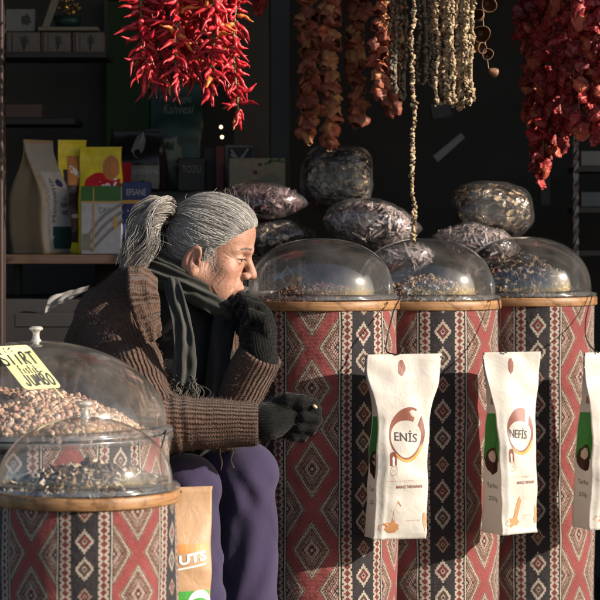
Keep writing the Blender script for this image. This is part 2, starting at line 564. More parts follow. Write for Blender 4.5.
def ellipse_ring(cx, cy, rx, ry, w0, w1, a0=0, a1=2 * PI, n=48, rot=0.0):
    V_, F_ = [], []
    for i, a in enumerate(np.linspace(a0, a1, n)):
        w = w0 + (w1 - w0) * (.5 - .5 * math.cos(a - 4.2))
        for s in (-.5, .5):
            x, y = (rx + s * w) * math.cos(a), (ry + s * w) * math.sin(a)
            V_.append((cx + x * math.cos(rot) - y * math.sin(rot), cy + x * math.sin(rot) + y * math.cos(rot)))
    F_ = [(2 * i, 2 * i + 1, 2 * i + 3, 2 * i + 2) for i in range(n - 1)]
    return np.array(V_), F_

def poly_grid(x0, y0, x1, y1, nx=6, ny=6):
    xs = np.linspace(x0, x1, nx + 1); ys = np.linspace(y0, y1, ny + 1)
    v = np.array([(x, y) for y in ys for x in xs])
    f = [(j * (nx + 1) + i, j * (nx + 1) + i + 1, (j + 1) * (nx + 1) + i + 1, (j + 1) * (nx + 1) + i) for j in range(ny) for i in range(nx)]
    return v, f

def blob2d(cx, cy, rx, ry, n=18, seed=0, rough=.15):
    r_ = random.Random(seed)
    v = [(cx, cy)] + [(cx + rx * math.cos(a) * (1 + r_.uniform(-rough, rough)), cy + ry * math.sin(a) * (1 + r_.uniform(-rough, rough))) for a in np.linspace(0, 2 * PI, n, endpoint=False)]
    f = [(0, 1 + i, 1 + (i + 1) % n) for i in range(n)]
    return np.array(v), f

M = {}
# ------------------------------------------------------------------ light of the day
SUN_AZ_D, SUN_EL_D = 69.5, 21.0     # degrees right of the viewing axis towards the camera, and above the horizon
EXPOSURE = .76
AWN_Z, AWN_IN = 2.27, -.10          # height and setback of the added canopy edge, set by where its shade falls
# ================================================================== camera, light, air
cam_d = bpy.data.cameras.new('camera'); cam = bpy.data.objects.new('camera', cam_d); COL.objects.link(cam)
cam.location = (0, 0, ZC); cam.rotation_euler = (PI / 2, 0, 0)
cam_d.sensor_width = 36; cam_d.lens = 36 * FPX / 600; cam_d.shift_y = -70 / 600
cam_d.clip_start = .1; cam_d.clip_end = 400
cam_d.dof.use_dof = True; cam_d.dof.focus_distance = 4.55; cam_d.dof.aperture_fstop = 10
SC.camera = cam
SUN_AZ, SUN_EL = math.radians(SUN_AZ_D), math.radians(SUN_EL_D)
sdir = np.array([math.sin(SUN_AZ) * math.cos(SUN_EL), -math.cos(SUN_AZ) * math.cos(SUN_EL), math.sin(SUN_EL)])
sl = bpy.data.lights.new('sun', 'SUN'); sl.energy = 5.0; sl.angle = math.radians(.55); sl.color = (1, .90, .78)
so = bpy.data.objects.new('sun', sl); COL.objects.link(so); so.location = V(sdir * 20 + np.array([0, 5, 0]))
so.rotation_mode = 'QUATERNION'; so.rotation_quaternion = V(-sdir).to_track_quat('-Z', 'Y')
wd = bpy.data.worlds.new('World'); SC.world = wd; wd.use_nodes = True
nt = wd.node_tree; bg = nt.nodes['Background']; sk = nt.nodes.new('ShaderNodeTexSky')
sk.sky_type = 'NISHITA'; sk.sun_disc = False; sk.sun_elevation = SUN_EL; sk.sun_rotation = PI - SUN_AZ
sk.air_density = 1.0; sk.dust_density = 1.5
nt.links.new(sk.outputs[0], bg.inputs[0]); bg.inputs[1].default_value = .088
SC.view_settings.view_transform = 'Standard'; SC.view_settings.look = 'None'
SC.view_settings.exposure = EXPOSURE; SC.view_settings.gamma = 1; SC.view_settings.use_curve_mapping = False
SC.cycles.use_denoising = True
SC.cycles.transparent_max_bounces = 28; SC.cycles.max_bounces = 10
SC.cycles.caustics_reflective = False; SC.cycles.caustics_refractive = False

# ================================================================== materials
M['kilim'] = mat_kilim()
M['rim'] = mat_rim()
M['dome'] = mat_film('clear_dome_plastic', (.93, .935, .945), .012, .10, .035, 0, hazecol=(.75, .75, .75), edge=2.1)
M['dome_worn'] = mat_film('worn_dome_plastic', (.975, .975, .97), .008, .09, .055, 0, hazecol=(.8, .76, .70), edge=1.5)
M['flange'] = mat_film('dome_edge_plastic', (.86, .88, .90), .07, .12, .08, 0, hazecol=(.6, .6, .6), edge=.8)
M['film'] = mat_film('clear_sack_plastic', (.96, .955, .96), .012, .16, .055, 14, .8, hazecol=(.55, .52, .52), edge=1.6)
M['knob'] = mat_film('frosted_knob_plastic', (.80, .79, .76), .22, .16, .45, 0, hazecol=(.72, .68, .6))
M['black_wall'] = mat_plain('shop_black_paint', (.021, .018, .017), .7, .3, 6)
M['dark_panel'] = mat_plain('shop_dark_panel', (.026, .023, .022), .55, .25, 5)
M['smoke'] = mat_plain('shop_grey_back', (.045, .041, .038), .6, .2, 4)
M['green_panel'] = mat_plain('green_paint', (.018, .050, .009), .6, .2, 6)
M['beige_post'] = mat_plain('beige_post_paint', (.062, .048, .038), .6, .2, 8)
M['blue_post'] = mat_plain('blue_black_metal', (.010, .013, .017), .4, .2, 8)
M['brown_post'] = mat_plain('brown_post_paint', (.035, .020, .016), .5, .2, 10)
M['shelf_wood'] = mat_wood('shelf_wood', (.035, .020, .012), (.075, .045, .028), 1, 0, .5)
M['steel'] = mat_plain('grey_steel', (.20, .20, .205), .35, .2, 40, metal=.8)
M['wire'] = mat_plain('black_wire', (.012, .011, .011), .45, .2, 40)
M['pave'] = mat_plain('street_stone', (.085, .080, .074), .8, .3, 2.5, .3, 30)
M['added_awning'] = mat_plain('added_awning_canvas', (.10, .06, .05), .85, .2, 12)
M['inner'] = mat_plain('drum_inner_board', (.10, .07, .045), .8, .2, 20)
M['nuts'] = mat_vcol('pistachio_shell', .5, .35, 260, .4, .22, 90)
M['flakes'] = mat_vcol('dried_flakes', .6, .4, 240, .35, .35, 120)

# ================================================================== setting
v, f = box((0, 60, -.05), (300, 300, .1)); g = obj('ground', v, f, M['pave'], smooth=False); tag(g, kind='structure')

shop = empty('shop_front', (0, 6.4, 0), 'dark open shop front behind the stall, black inside, with an added canopy shading it', 'shop')
def spart(name, c, size, mat, bev=.002, parent=shop):
    v, f = box(c, size, 0, bev); return obj(name, v, f, mat, parent, smooth=False)
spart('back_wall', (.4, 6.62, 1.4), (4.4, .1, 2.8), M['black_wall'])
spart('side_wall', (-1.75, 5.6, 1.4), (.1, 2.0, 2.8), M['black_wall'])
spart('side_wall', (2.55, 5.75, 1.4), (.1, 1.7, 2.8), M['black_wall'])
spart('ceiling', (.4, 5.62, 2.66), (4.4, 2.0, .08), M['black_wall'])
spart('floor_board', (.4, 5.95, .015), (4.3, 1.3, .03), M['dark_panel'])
# added canopy out of view, puts the goods behind it in shade
v, f = box((.4, 4.65 - AWN_IN, AWN_Z + .02), (4.6, .7, .03), 0, .003); obj('added_awning', v, f, M['added_awning'], shop, smooth=False)
p = spline([(-1.9, 5.0, AWN_Z + .03), (-1.9, 5.6, 2.6)], 4)
spart('added_awning_fascia', (.4, 4.99 - AWN_IN, (AWN_Z + 2.72) / 2), (4.6, .03, 2.72 - AWN_Z), M['added_awning'])
spart('green_panel', (at(128, 82, 6.4)[0], 6.4, at(128, 80, 6.4)[2]), (.118, .03, .42), M['green_panel'])
spart('grey_panel', (at(45, 100, 6.45)[0], 6.46, 1.2), (.34, .02, .9), M['smoke'])
spart('pillar', (at(252, 80, 6.2)[0], 6.2, 1.4), (.088, .09, 2.4), M['beige_post'])
spart('door_post', (at(280, 80, 6.0)[0], 6.0, 1.4), (.05, .06, 2.4), M['blue_post'])
spart('door_post', (at(0, 80, 5.1)[0] - .022, 5.15, 1.4), (.05, .06, 2.6), M['brown_post'])
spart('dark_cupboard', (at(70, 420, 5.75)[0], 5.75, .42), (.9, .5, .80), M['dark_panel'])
spart('rail', (.1, 5.05, 1.86), (3.6, .03, .03), M['steel'])
spart('rail', (.1, 5.5, 1.86), (3.6, .03, .03), M['steel'])

# twisted metal bar at the right
zt = np.linspace(.02, 2.4, 160); bx_ = at(576, 200, 5.62)
mb = MB()
pp = np.array([(bx_[0], bx_[1], z) for z in zt])
ang = zt * 2 * PI / .038
vv = []
for (x, y, z), a_ in zip(pp, ang):
    for k in range(4):
        r_ = .0075
        vv.append((x + r_ * math.cos(a_ + k * PI / 2), y + r_ * math.sin(a_ + k * PI / 2), z))
ff = [(i * 4 + k, i * 4 + (k + 1) % 4, (i + 1) * 4 + (k + 1) % 4, (i + 1) * 4 + k) for i in range(len(zt) - 1) for k in range(4)]
tag(obj('twisted_bar', vv, ff, M['steel'], smooth=False, origin=(bx_[0], bx_[1], 0)), 'thin twisted grey metal upright at the right, behind the domes', 'metal bar')

# ================================================================== drums
def drum(px, d, R, rim_y, u0, uth, dudth, vpx, vy, label, bottom=0.0, rim=True):
    c = at(px, rim_y, d); zr = c[2]
    root = empty('spice_drum', (c[0], d, 0), label, 'drum', 'cloth covered drums of the stall')
    n, m = 120, 60
    th = np.linspace(-PI, PI, n + 1)     # 0 faces the camera, + to the right
    zz = np.linspace(bottom, zr - .004, m)
    vs, uv = [], []
    sd = px * .37
    for z in zz:
        for t_ in th:
            bulge = .0016 * math.sin(3 * t_ + sd + z * 9) + .0012 * math.sin(7 * t_ - z * 23 + sd)
            r_ = R + bulge
            vs.append((c[0] + r_ * math.sin(t_), d - r_ * math.cos(t_), z))
            yz = 230 + (ZC - z) * FPX / d
            uv.append((u0 + (t_ - uth) * dudth, .5 + (vy - yz) / vpx))
    fs = np.array([(j * (n + 1) + i, j * (n + 1) + i + 1, (j + 1) * (n + 1) + i + 1, (j + 1) * (n + 1) + i) for j in range(m - 1) for i in range(n)])
    obj('cloth_cover', vs, fs, M['kilim'], root, True, uv)
    ri = R - .012
    v, f = lathe([(R - .004, zr - .012), (ri, zr - .010), (ri, zr - .06), (.0005, zr - .06)], 72, (c[0], d, 0))
    obj('inner_tub', v, f, M['inner'], root)
    if rim:
        bh = .0200
        v, f = lathe([(R - .012, zr - .001), (R + .0035, zr - .001), (R + .005, zr - .003), (R + .005, zr - bh + .002), (R + .0035, zr - bh), (R - .002, zr - bh), (R - .012, zr - bh)], 96, (c[0], d, 0), True)
        obj('wooden_rim', v, f, M['rim'], root)
        if px < 250: return root, c
        a_ = -.9 if px > 250 else .55
        bxv, bxf = box((c[0] + (R + .0055) * math.sin(a_), d - (R + .0055) * math.cos(a_), zr - bh / 2), (.014, .002, bh * .86), -a_ + 0, .0006)
        obj('rim_clip', bxv, bxf, M['steel'], root, False)
    return root, c

def dome_lid(c, R, H, label, mat, knob=True, power=2.0, flange=.012):
    zr = c[2]
    root = empty('dome_lid', (c[0], c[1], zr), label, 'dome lid', 'clear plastic dome lids')
    t_ = np.linspace(0, 1, 40)
    ro = R * np.sin(t_ * PI / 2)[::-1]
    zo = zr + .012 + H * (1 - (ro / R) ** power) ** (1 / power if power > 2 else .5)
    prof = [(max(r_, .0004), z) for r_, z in zip(ro, zo)]
    v, f = lathe(prof, 128, (c[0], c[1], 0))
    # slight lack of roundness
    dx = v - np.array([c[0], c[1], 0]); a_ = np.arctan2(dx[:, 1], dx[:, 0])
    v[:, 2] += .0012 * np.sin(3 * a_ + c[0] * 20) * (dx[:, 0] ** 2 + dx[:, 1] ** 2) / R ** 2
    obj('dome', v, f, mat, root)
    v, f = lathe([(R - .003, zr + .014), (R + .001, zr + .0085), (R + flange - .003, zr + .007), (R + flange, zr + .004), (R + flange, zr + .001), (R - .002, zr + .001)], 128, (c[0], c[1], 0), True)
    obj('flange', v, f, M['flange'], root)
    if knob:
        zk = zr + .012 + H
        v, f = lathe([(.0003, zk + .0255), (.008, zk + .0250), (.0115, zk + .023), (.0125, zk + .0205), (.011, zk + .0185), (.0070, zk + .0165), (.0058, zk + .011), (.0064, zk + .004), (.009, zk + .001), (.0095, zk - .001)], 40, (c[0], c[1], 0))
        obj('knob', v, f, M['knob'], root)
    return root

K = 'clear plastic dome'
dFL, cFL = drum(85, 3.75, .1437, 488, 0, -.51, .84, 80, 583, 'front left patterned drum with a thin wooden rim, nearest of all')
dBL, cBL = drum(36, 4.15, .2330, 431, .0, .35, 1.25, 82, 560, 'wide pistachio drum behind the front left one', rim=False)
# plain grey lip on the pistachio drum
v, f = lathe([(.226, cBL[2] - .001), (.2362, cBL[2] - .001), (.2372, cBL[2] - .004), (.2372, cBL[2] - .011), (.2340, cBL[2] - .012), (.226, cBL[2] - .012)], 96, (cBL[0], cBL[1], 0), True)
obj('plastic_rim', v, f, M['flange'], dBL)
D1, c1 = drum(320, 4.90, .1580, 299, .5, .57, .736, 78.5, 383, 'patterned drum right beside the woman, her gloved hand in front of it')
D2, c2 = drum(425, 5.14, .1580, 299, .5, .184, .73, 77.5, 380, 'middle patterned drum of the right hand row')
D3, c3 = drum(524, 5.38, .1580, 295.5, .5, .10, .73, 77, 374, 'rightmost patterned drum at the picture edge')
R0 = []
for px, uth, lab in ((268, .3, 'rear patterned drum in shade behind the woman, carrying the dark purple sack'),
                     (372, .1, 'rear patterned drum in shade behind the first two domes'),
                     (472, -.2, 'rear patterned drum in shade behind the two right domes, sacks on it')):
    r_, c_ = drum(px, 5.66, .158, 257, .5, uth, .73, 75, 300, lab, rim=False)
    R0.append((r_, c_))
    mbx = MB(); v, f = lathe([(.0005, c_[2] + .004), (.15, c_[2] + .004), (.157, c_[2] + .002), (.157, c_[2] - .003)], 48, (c_[0], c_[1], 0)); mbx.add(v, f)
    mbx.build('board_cover', M['shelf_wood'], r_)

dome_lid(cFL, .1365, .099, 'small clear dome lid over the dried chips on the front left drum', M['dome_worn'])
dome_lid(cBL, .2260, .144, 'large clear dome lid with a white knob over the pistachios', M['dome_worn'], flange=.011)
dome_lid(c1, .1500, .112, 'clear dome lid on the drum right beside the woman', M['dome'], False, 2.25, .012)
dome_lid(c2, .1500, .118, 'clear dome lid on the middle drum of the right hand row', M['dome'], False, 2.25, .012)
dome_lid(c3, .1500, .120, 'clear dome lid on the rightmost drum', M['dome'], False, 2.25, .012)

# ---------------------------------------------------------------- heaps
def nut_shape(seed):
    r_ = np.random.default_rng(seed)
    vs, fs = [], []
    nu, nv = 7, 10
    for s in (1, -1):
        b0 = len(vs)
        for i in range(nu + 1):
            ph = PI * i / nu
            for j in range(nv // 2 + 1):
                th_ = PI * j / (nv // 2)
                x = -math.cos(ph) * .0082
                r = math.sin(ph) ** .85 * .0052
                vs.append((x, r * math.cos(th_), s * (r * math.sin(th_) * .92 + (.0003 + .0011 * (i / nu)))))
        w = nv // 2 + 1
        for i in range(nu):
            for j in range(w - 1):
                q = (b0 + i * w + j, b0 + i * w + j + 1, b0 + (i + 1) * w + j + 1, b0 + (i + 1) * w + j)
                fs.append(q if s > 0 else q[::-1])
    b0 = len(vs)      # kernel
    for i in range(6):
        ph = PI * i / 5
        for j in range(6):
            a_ = 2 * PI * j / 6
            vs.append((-math.cos(ph) * .0072, math.sin(ph) * .0044 * math.cos(a_), math.sin(ph) * .0042 * math.sin(a_)))
    for i in range(5):
        for j in range(6):
            fs.append((b0 + i * 6 + j, b0 + i * 6 + (j + 1) % 6, b0 + (i + 1) * 6 + (j + 1) % 6, b0 + (i + 1) * 6 + j))
    nk = b0
    return np.array(vs), np.array(fs), nk

def rand_rot(r_):
    q = r_.normal(size=4); q /= np.linalg.norm(q)
    w, x, y, z = q
    return np.array([[1 - 2 * (y * y + z * z), 2 * (x * y - z * w), 2 * (x * z + y * w)], [2 * (x * y + z * w), 1 - 2 * (x * x + z * z), 2 * (y * z - x * w)], [2 * (x * z - y * w), 2 * (y * z + x * w), 1 - 2 * (x * x + y * y)]])

def heap_under(c, R, hf, mat, name, label, cat, base_drop=.04):
    pass

def scatter_mesh(name, pts, shapes, colf, mat, scale=(.85, 1.15), parent=None, origin=None, seed=3, flat=False):
    r_ = np.random.default_rng(seed)
    VV, FF, CC = [], [], []
    n0 = 0
    for p in pts:
        sv, sf, nk = shapes[r_.integers(len(shapes))]
        Rm = rand_rot(r_)
        s = r_.uniform(*scale)
        v = (sv * s) @ Rm.T + p
        a_, b_ = colf(r_)
        col = np.empty((len(v), 4)); col[:, 3] = 1
        col[:nk, :3] = a_; col[nk:, :3] = b_
        VV.append(v); FF.append(sf + n0); CC.append(col); n0 += len(v)
    return obj(name, np.vstack(VV), np.vstack(FF), mat, parent, True, None, {'col': np.vstack(CC)}, origin)

def heap_points(c, R, hf, n, seed, layers=2, step=.007, front_only=False):
    r_ = np.random.default_rng(seed)
    out = []
    for l in range(layers):
        for _ in range(n):
            a_ = r_.uniform(0, 2 * PI); r = R * math.sqrt(r_.uniform())
            x, y = c[0] + r * math.cos(a_), c[1] + r * math.sin(a_)
            out.append((x, y, hf(x - c[0], y - c[1]) - l * step + r_.normal() * .0022))
    return np.array(out)

def lumps(x, y, s, a): return a * mnoise.noise(Vector((x * s, y * s, 3.1)))

zBL = cBL[2]
def h_pist(x, y):
    r = math.hypot(x - .0, y)
    base = zBL - .012 + .080 * max(0, 1 - (math.hypot(max(0, x + .03), y * .8) / .225) ** 1.9)
    # slopes away to the right
    return base  + lumps(x, y, 18, .007)
nut_shapes = [nut_shape(i) for i in range(4)]
def nutcol(r_):
    k = r_.uniform(.70, 1.12)
    sh = np.array([.46, .285, .19]) * k * (1 + r_.normal(size=3) * .05)
    if r_.uniform() < .22: sh = np.array([.30, .15, .095]) * k
    elif r_.uniform() < .18: sh = np.array([.60, .44, .33]) * k
    kr = np.array([.24, .16, .05]) if r_.uniform() < .5 else np.array([.22, .10, .06])
    return sh, kr
pts = heap_points(cBL, .219, h_pist, 2100, 5, 2, .008)
hp = scatter_mesh('pistachio_heap', pts, nut_shapes, nutcol, M['nuts'], (.80, 1.10), None, (cBL[0], cBL[1], zBL))
tag(hp, 'heap of pinkish tan roasted pistachios under the large dome', 'pistachios', kind='stuff')
# bed under the visible layer keeps the heap closed
def bed(c, R, hf, drop, mat, name, n=28):
    pass

def flake_shape(seed, size=.010, curl=.5):
    r_ = np.random.default_rng(seed)
    n = 7
    vs = [(0, 0, 0)]
    for j in range(n):
        a_ = 2 * PI * j / n + r_.uniform(-.25, .25)
        r = size * r_.uniform(.45, 1.0)
        vs.append((r * math.cos(a_), .62 * r * math.sin(a_), curl * size * r_.uniform(-.5, .7)))
    top = np.array(vs); bot = top.copy(); bot[:, 2] -= .0012
    v = np.vstack([top, bot]); m = n + 1
    fs = []
    for j in range(n):
        a_, b_ = 1 + j, 1 + (j + 1) % n
        fs.append((0, a_, b_, b_)); fs.append((m, m + b_, m + a_, m + a_)); fs.append((a_, m + a_, m + b_, b_))
    return v, fs, m

def tri_clean(shape):
    v, fs, nk = shape
    return v, fs, nk

def scatter_flakes(name, pts, shapes, colf, mat, scale, parent=None, origin=None, seed=3, around=None):
    r_ = np.random.default_rng(seed)
    mb = MB()
    for p in pts:
        sv, sf, nk = shapes[r_.integers(len(shapes))]
        if around is None: Rm = rand_rot(r_)
        else:      # pressed flat against the skin of the sack
            q = Vector((p - around) / np.array([1, 1, .35])).to_track_quat('Z', 'Y') @ Matrix.Rotation(r_.uniform(0, 6.28), 3, 'Z').to_quaternion() @ Matrix.Rotation(r_.normal() * .16, 3, 'X').to_quaternion()
            Rm = np.array(q.to_matrix())
        v = (sv * r_.uniform(*scale)) @ Rm.T + p
        mb.add(v, [tuple(dict.fromkeys(q)) for q in sf], colf(r_))
    return mb.build(name, mat, parent, False, origin)

flake_shapes = [flake_shape(i, .0085, .7) for i in range(8)]
def chipcol(r_):
    q = r_.uniform()
    if q < .40: c = np.array([.095, .060, .040])
    elif q < .66: c = np.array([.50, .41, .30])
    elif q < .84: c = np.array([.042, .040, .050])
    else: c = np.array([.24, .15, .07])
    return c * r_.uniform(.7, 1.3)
zFL = cFL[2]
def h_chip(x, y): return zFL - .004 + .036 * max(0, 1 - (math.hypot(x - .012, y) / .132) ** 1.6) + lumps(x, y, 30, .006)
hp = scatter_flakes('dried_chip_heap', heap_points(cFL, .131, h_chip, 700, 8, 2, .006), flake_shapes, chipcol, M['flakes'], (1.1, 2.0), None, (cFL[0], cFL[1], zFL))
tag(hp, 'heap of dark and cream dried chips under the small front dome', 'dried chips', kind='stuff')
z2_ = c2[2]
def h_2(x, y): return z2_ - .010 + .058 * max(0, 1 - (math.hypot(x, y) / .15) ** 1.5) + lumps(x, y, 24, .006)
def seedcol(r_):
    q = r_.uniform()
    c = np.array([.42, .27, .13]) if q < .45 else (np.array([.20, .10, .05]) if q < .75 else np.array([.30, .26, .25]))
    return c * r_.uniform(.7, 1.25)
hp = scatter_flakes('dried_root_heap', heap_points(c2, .143, h_2, 1000, 9, 2, .006), flake_shapes, seedcol, M['flakes'], (.6, 1.1), None, (c2[0], c2[1], z2_))
tag(hp, 'heap of brown dried pieces under the dome of the middle drum', 'dried pieces', kind='stuff')
z3_ = c3[2]
def h_3(x, y): return z3_ - .012 + .100 * max(0, 1 - (math.hypot(x + .012, y) / .138) ** 1.9) + lumps(x, y, 24, .008)
def mushcol(r_):
    q = r_.uniform()
    c = np.array([.34, .24, .14]) if q < .35 else (np.array([.12, .075, .045]) if q < .75 else np.array([.04, .035, .04]))
    return c * r_.uniform(.7, 1.25)
big_flakes = [flake_shape(50 + i, .014, .8) for i in range(8)]
hp = scatter_flakes('dried_mushroom_heap', heap_points(c3, .140, h_3, 820, 10, 2, .008), big_flakes, mushcol, M['flakes'], (.7, 1.2), None, (c3[0], c3[1], z3_))
tag(hp, 'heap of brown dried slices under the rightmost dome', 'dried slices', kind='stuff')
z1_ = c1[2]
def h_1(x, y): return z1_ - .012 + .040 * max(0, 1 - (math.hypot(x, y) / .15) ** 1.6) + lumps(x, y, 24, .004)
def pepcol(r_):
    c = np.array([.10, .03, .02]) if r_.uniform() < .6 else np.array([.16, .08, .04])
    return c * r_.uniform(.6, 1.3)
hp = scatter_flakes('pepper_flake_heap', heap_points(c1, .143, h_1, 950, 12, 2, .006), flake_shapes, pepcol, M['flakes'], (.6, 1.1), None, (c1[0], c1[1], z1_))
tag(hp, 'low heap of dark red brown flakes under the dome beside the woman', 'flakes', kind='stuff')

# wires hooked over the rims
def wire(name, pts, label, r=.0014, n=40):
    v, f = tube(spline(pts, n), r, 6)
    return tag(obj(name, v, f, M['wire'], origin=pts[0]), label, 'wire', 'black wire hooks on the drum rims')

# ================================================================== price card
card = empty('price_card', at(58, 392, 4.02), 'pale yellow handwritten price card stuck in the pistachios', 'price card')
def card_pt(a, b, off=0.0):
    """a across 0..1, b up 0..1 on the tilted card"""
    P00, P10, P01 = at(25, 390, 3.985), at(62, 387.5, 4.035), at(-9, 347, 4.02)
    p = P00 + (P10 - P00) * a + (P01 - P00) * b
    nrm = np.cross(P10 - P00, P01 - P00); nrm /= np.linalg.norm(nrm)
    if nrm[1] > 0: nrm = -nrm
    return p + nrm * off
M['card'] = mat_plain('yellow_card', (.70, .66, .30), .55, .06, 20)
M['ink'] = mat_plain('black_marker', (.012, .014, .012), .6, .1, 20)
def rrect(n=6, r=.10, asp=.9):
    out = []
    for cx, cy, a0 in ((1 - r, r * asp, -PI / 2), (1 - r, 1 - r * asp, 0), (r, 1 - r * asp, PI / 2), (r, r * asp, PI)):
        for k in range(n + 1):
            a_ = a0 + PI / 2 * k / n
            out.append((cx + r * math.cos(a_), cy + r * asp * math.sin(a_)))
    return out
oc = rrect()
mb = MB(); m = len(oc)
vf = [card_pt(a, b, .0006) for a, b in oc] + [card_pt(a, b, -.0006) for a, b in oc]
mb.add(vf, [tuple(range(m)), tuple(range(2 * m - 1, m - 1, -1))] + [(i, m + i, m + (i + 1) % m, (i + 1) % m) for i in range(m)])
mb.build('card', M['card'], card, False)
v, f = tube([card_pt(.80, .03, -.0015), card_pt(.84, -.22, -.0015)], .0028, 6, True, .4); obj('stake', v, f, M['card'], card)
# writing: SIIRT / Fistik / JUMBO by hand
S_ = {
 'S': [[(.85, .9), (.45, 1), (.1, .8), (.35, .55), (.8, .4), (.85, .1), (.4, 0), (.05, .12)]],
 'I': [[(.5, .85), (.5, 0)], [(.44, 1.08), (.56, 1.12)]],
 'R': [[(.1, 0), (.12, .95)], [(.12, .95), (.6, 1), (.75, .75), (.5, .52), (.14, .48)], [(.3, .5), (.55, .25), (.85, 0)]],
 'T': [[(.5, 0), (.5, .95)], [(.0, .93), (1.05, 1.0)]],
 'J': [[(.65, 1), (.68, .25), (.45, 0), (.15, .08), (.05, .28)]],
 'U': [[(.08, .95), (.1, .3), (.35, 0), (.7, .12), (.82, .4), (.85, .95)], [(.85, .5), (.92, 0)]],
 'M': [[(.05, 0), (.15, .95), (.45, .35), (.8, 1), (.92, 0)]],
 'B': [[(.12, 0), (.12, 1)], [(.12, 1), (.6, .95), (.6, .62), (.15, .52), (.7, .42), (.72, .08), (.12, 0)]],
 'O': [[(.45, 1), (.08, .6), (.15, .1), (.55, 0), (.88, .4), (.75, .9), (.45, 1)]],
 'F': [[(.2, -.1), (.25, 1)], [(.25, 1), (.9, 1.05)], [(.24, .55), (.7, .6)]],
 'i': [[(.4, .6), (.42, .05), (.7, .08)]],
 's': [[(.7, .55), (.3, .6), (.25, .4), (.65, .25), (.5, .02), (.1, .05)]],
 't': [[(.4, 1), (.4, .1), (.7, .05)], [(.1, .65), (.75, .68)]],
 'k': [[(.15, 1), (.15, 0)], [(.7, .6), (.2, .32), (.9, .0), (1.5, .15), (2.2, .12)]],
}
def hand(word, x0, x1, y0, y1, wid):
    w = (x1 - x0) / len(word); ls = []
    for i, ch in enumerate(word):
        for ln in S_[ch]:
            ls.append([(x0 + (i + .06 + .86 * x) * w, y0 + y * (y1 - y0)) for x, y in ln])
    return strokes2d(ls, wid)
mb = MB()
for wv, wf in (hand('SIIRT', -.04, .92, .56, .84, .046), hand('Fistik', .24, .74, .36, .53, .026), hand('JUMBO', .15, .95, .08, .33, .042),
               strokes2d([[(.02, .93), (.05, .98)], [(.16, .90), (.15, .97)], [(.26, .91), (.28, .96)], [(.36, .91), (.46, .96)]], .024)):
    mb.add([card_pt(x, y, .0011) for x, y in wv], wf)
mb.build('handwriting', M['ink'], card, False)
# ================================================================== paper bags
def mat_paper(name, col, rough=.55, spec=.3, trans=.0, bump=.25):
    t = NT(name); co = t.coord()
    n1 = t.noise(9, 4, co, .55, .3)
    c = t.ramp(n1, [(.25, tuple(x * .93 for x in col)), (.75, tuple(min(1, x * 1.04) for x in col))])
    h = t.math('ADD', n1, t.math('MULTIPLY', t.noise(34, 4, co, .6, .8), .5))
    nrm = t.bump(h, bump * 1.15, .012)
    p = t.bsdf(c, rough, spec, nrm)
    if trans > 0:
        tl = t.n('ShaderNodeBsdfTranslucent'); t.l(c, tl.inputs[0]); t.l(nrm, tl.inputs[1])
        mx = t.n('ShaderNodeMixShader'); mx.inputs[0].default_value = trans
        t.l(p.outputs[0], mx.inputs[1]); t.l(tl.outputs[0], mx.inputs[2]); t.l(mx.outputs[0], t.out.inputs[0])
    return t.m
M['white_paper'] = mat_paper('white_bag_paper', (.72, .68, .62), .45, .35, .38)
M['kraft'] = mat_paper('kraft_bag_paper', (.44, .27, .15), .5, .35, .15)
M['coffee_kraft'] = mat_paper('brown_kraft_paper', (.34, .235, .14), .6, .3)
M['grey_paper'] = mat_paper('silver_grey_label', (.31, .295, .29), .5, .3)
def ink(name, col, rough=.5): 
    if name not in M: M[name] = mat_plain(name, col, rough, .12, 60)
    return M[name]
ink('brown_ink', (.20, .065, .040)); ink('dark_ink', (.045, .032, .035)); ink('green_ink', (.06, .30, .05)); ink('tan_ink', (.42, .20, .085))
ink('faint_ink', (.52, .36, .26)); ink('pale_ink', (.70, .58, .45)); ink('white_ink', (.82, .80, .76)); ink('orange_ink', (.55, .20, .05)); ink('gold_ink', (.50, .27, .05))
ink('teal_ink', (.012, .045, .050)); ink('red_ink', (.55, .012, .018)); ink('yellow_film', (.80, .60, .03), .35); ink('choco', (.060, .022, .014), .35)
ink('leaf_green', (.03, .11, .02)); ink('navy', (.02, .03, .12)); ink('ash', (.20, .19, .18)); ink('lilac', (.40, .385, .41)); ink('pouch_black', (.016, .014, .015), .35)
ink('deep_green', (.012, .035, .028), .4); ink('cream_card', (.22, .19, .14)); ink('box_cream', (.15, .115, .095)); ink('sage', (.14, .16, .13)); ink('maroon', (.10, .012, .014)); ink('blackish', (.018, .016, .017))

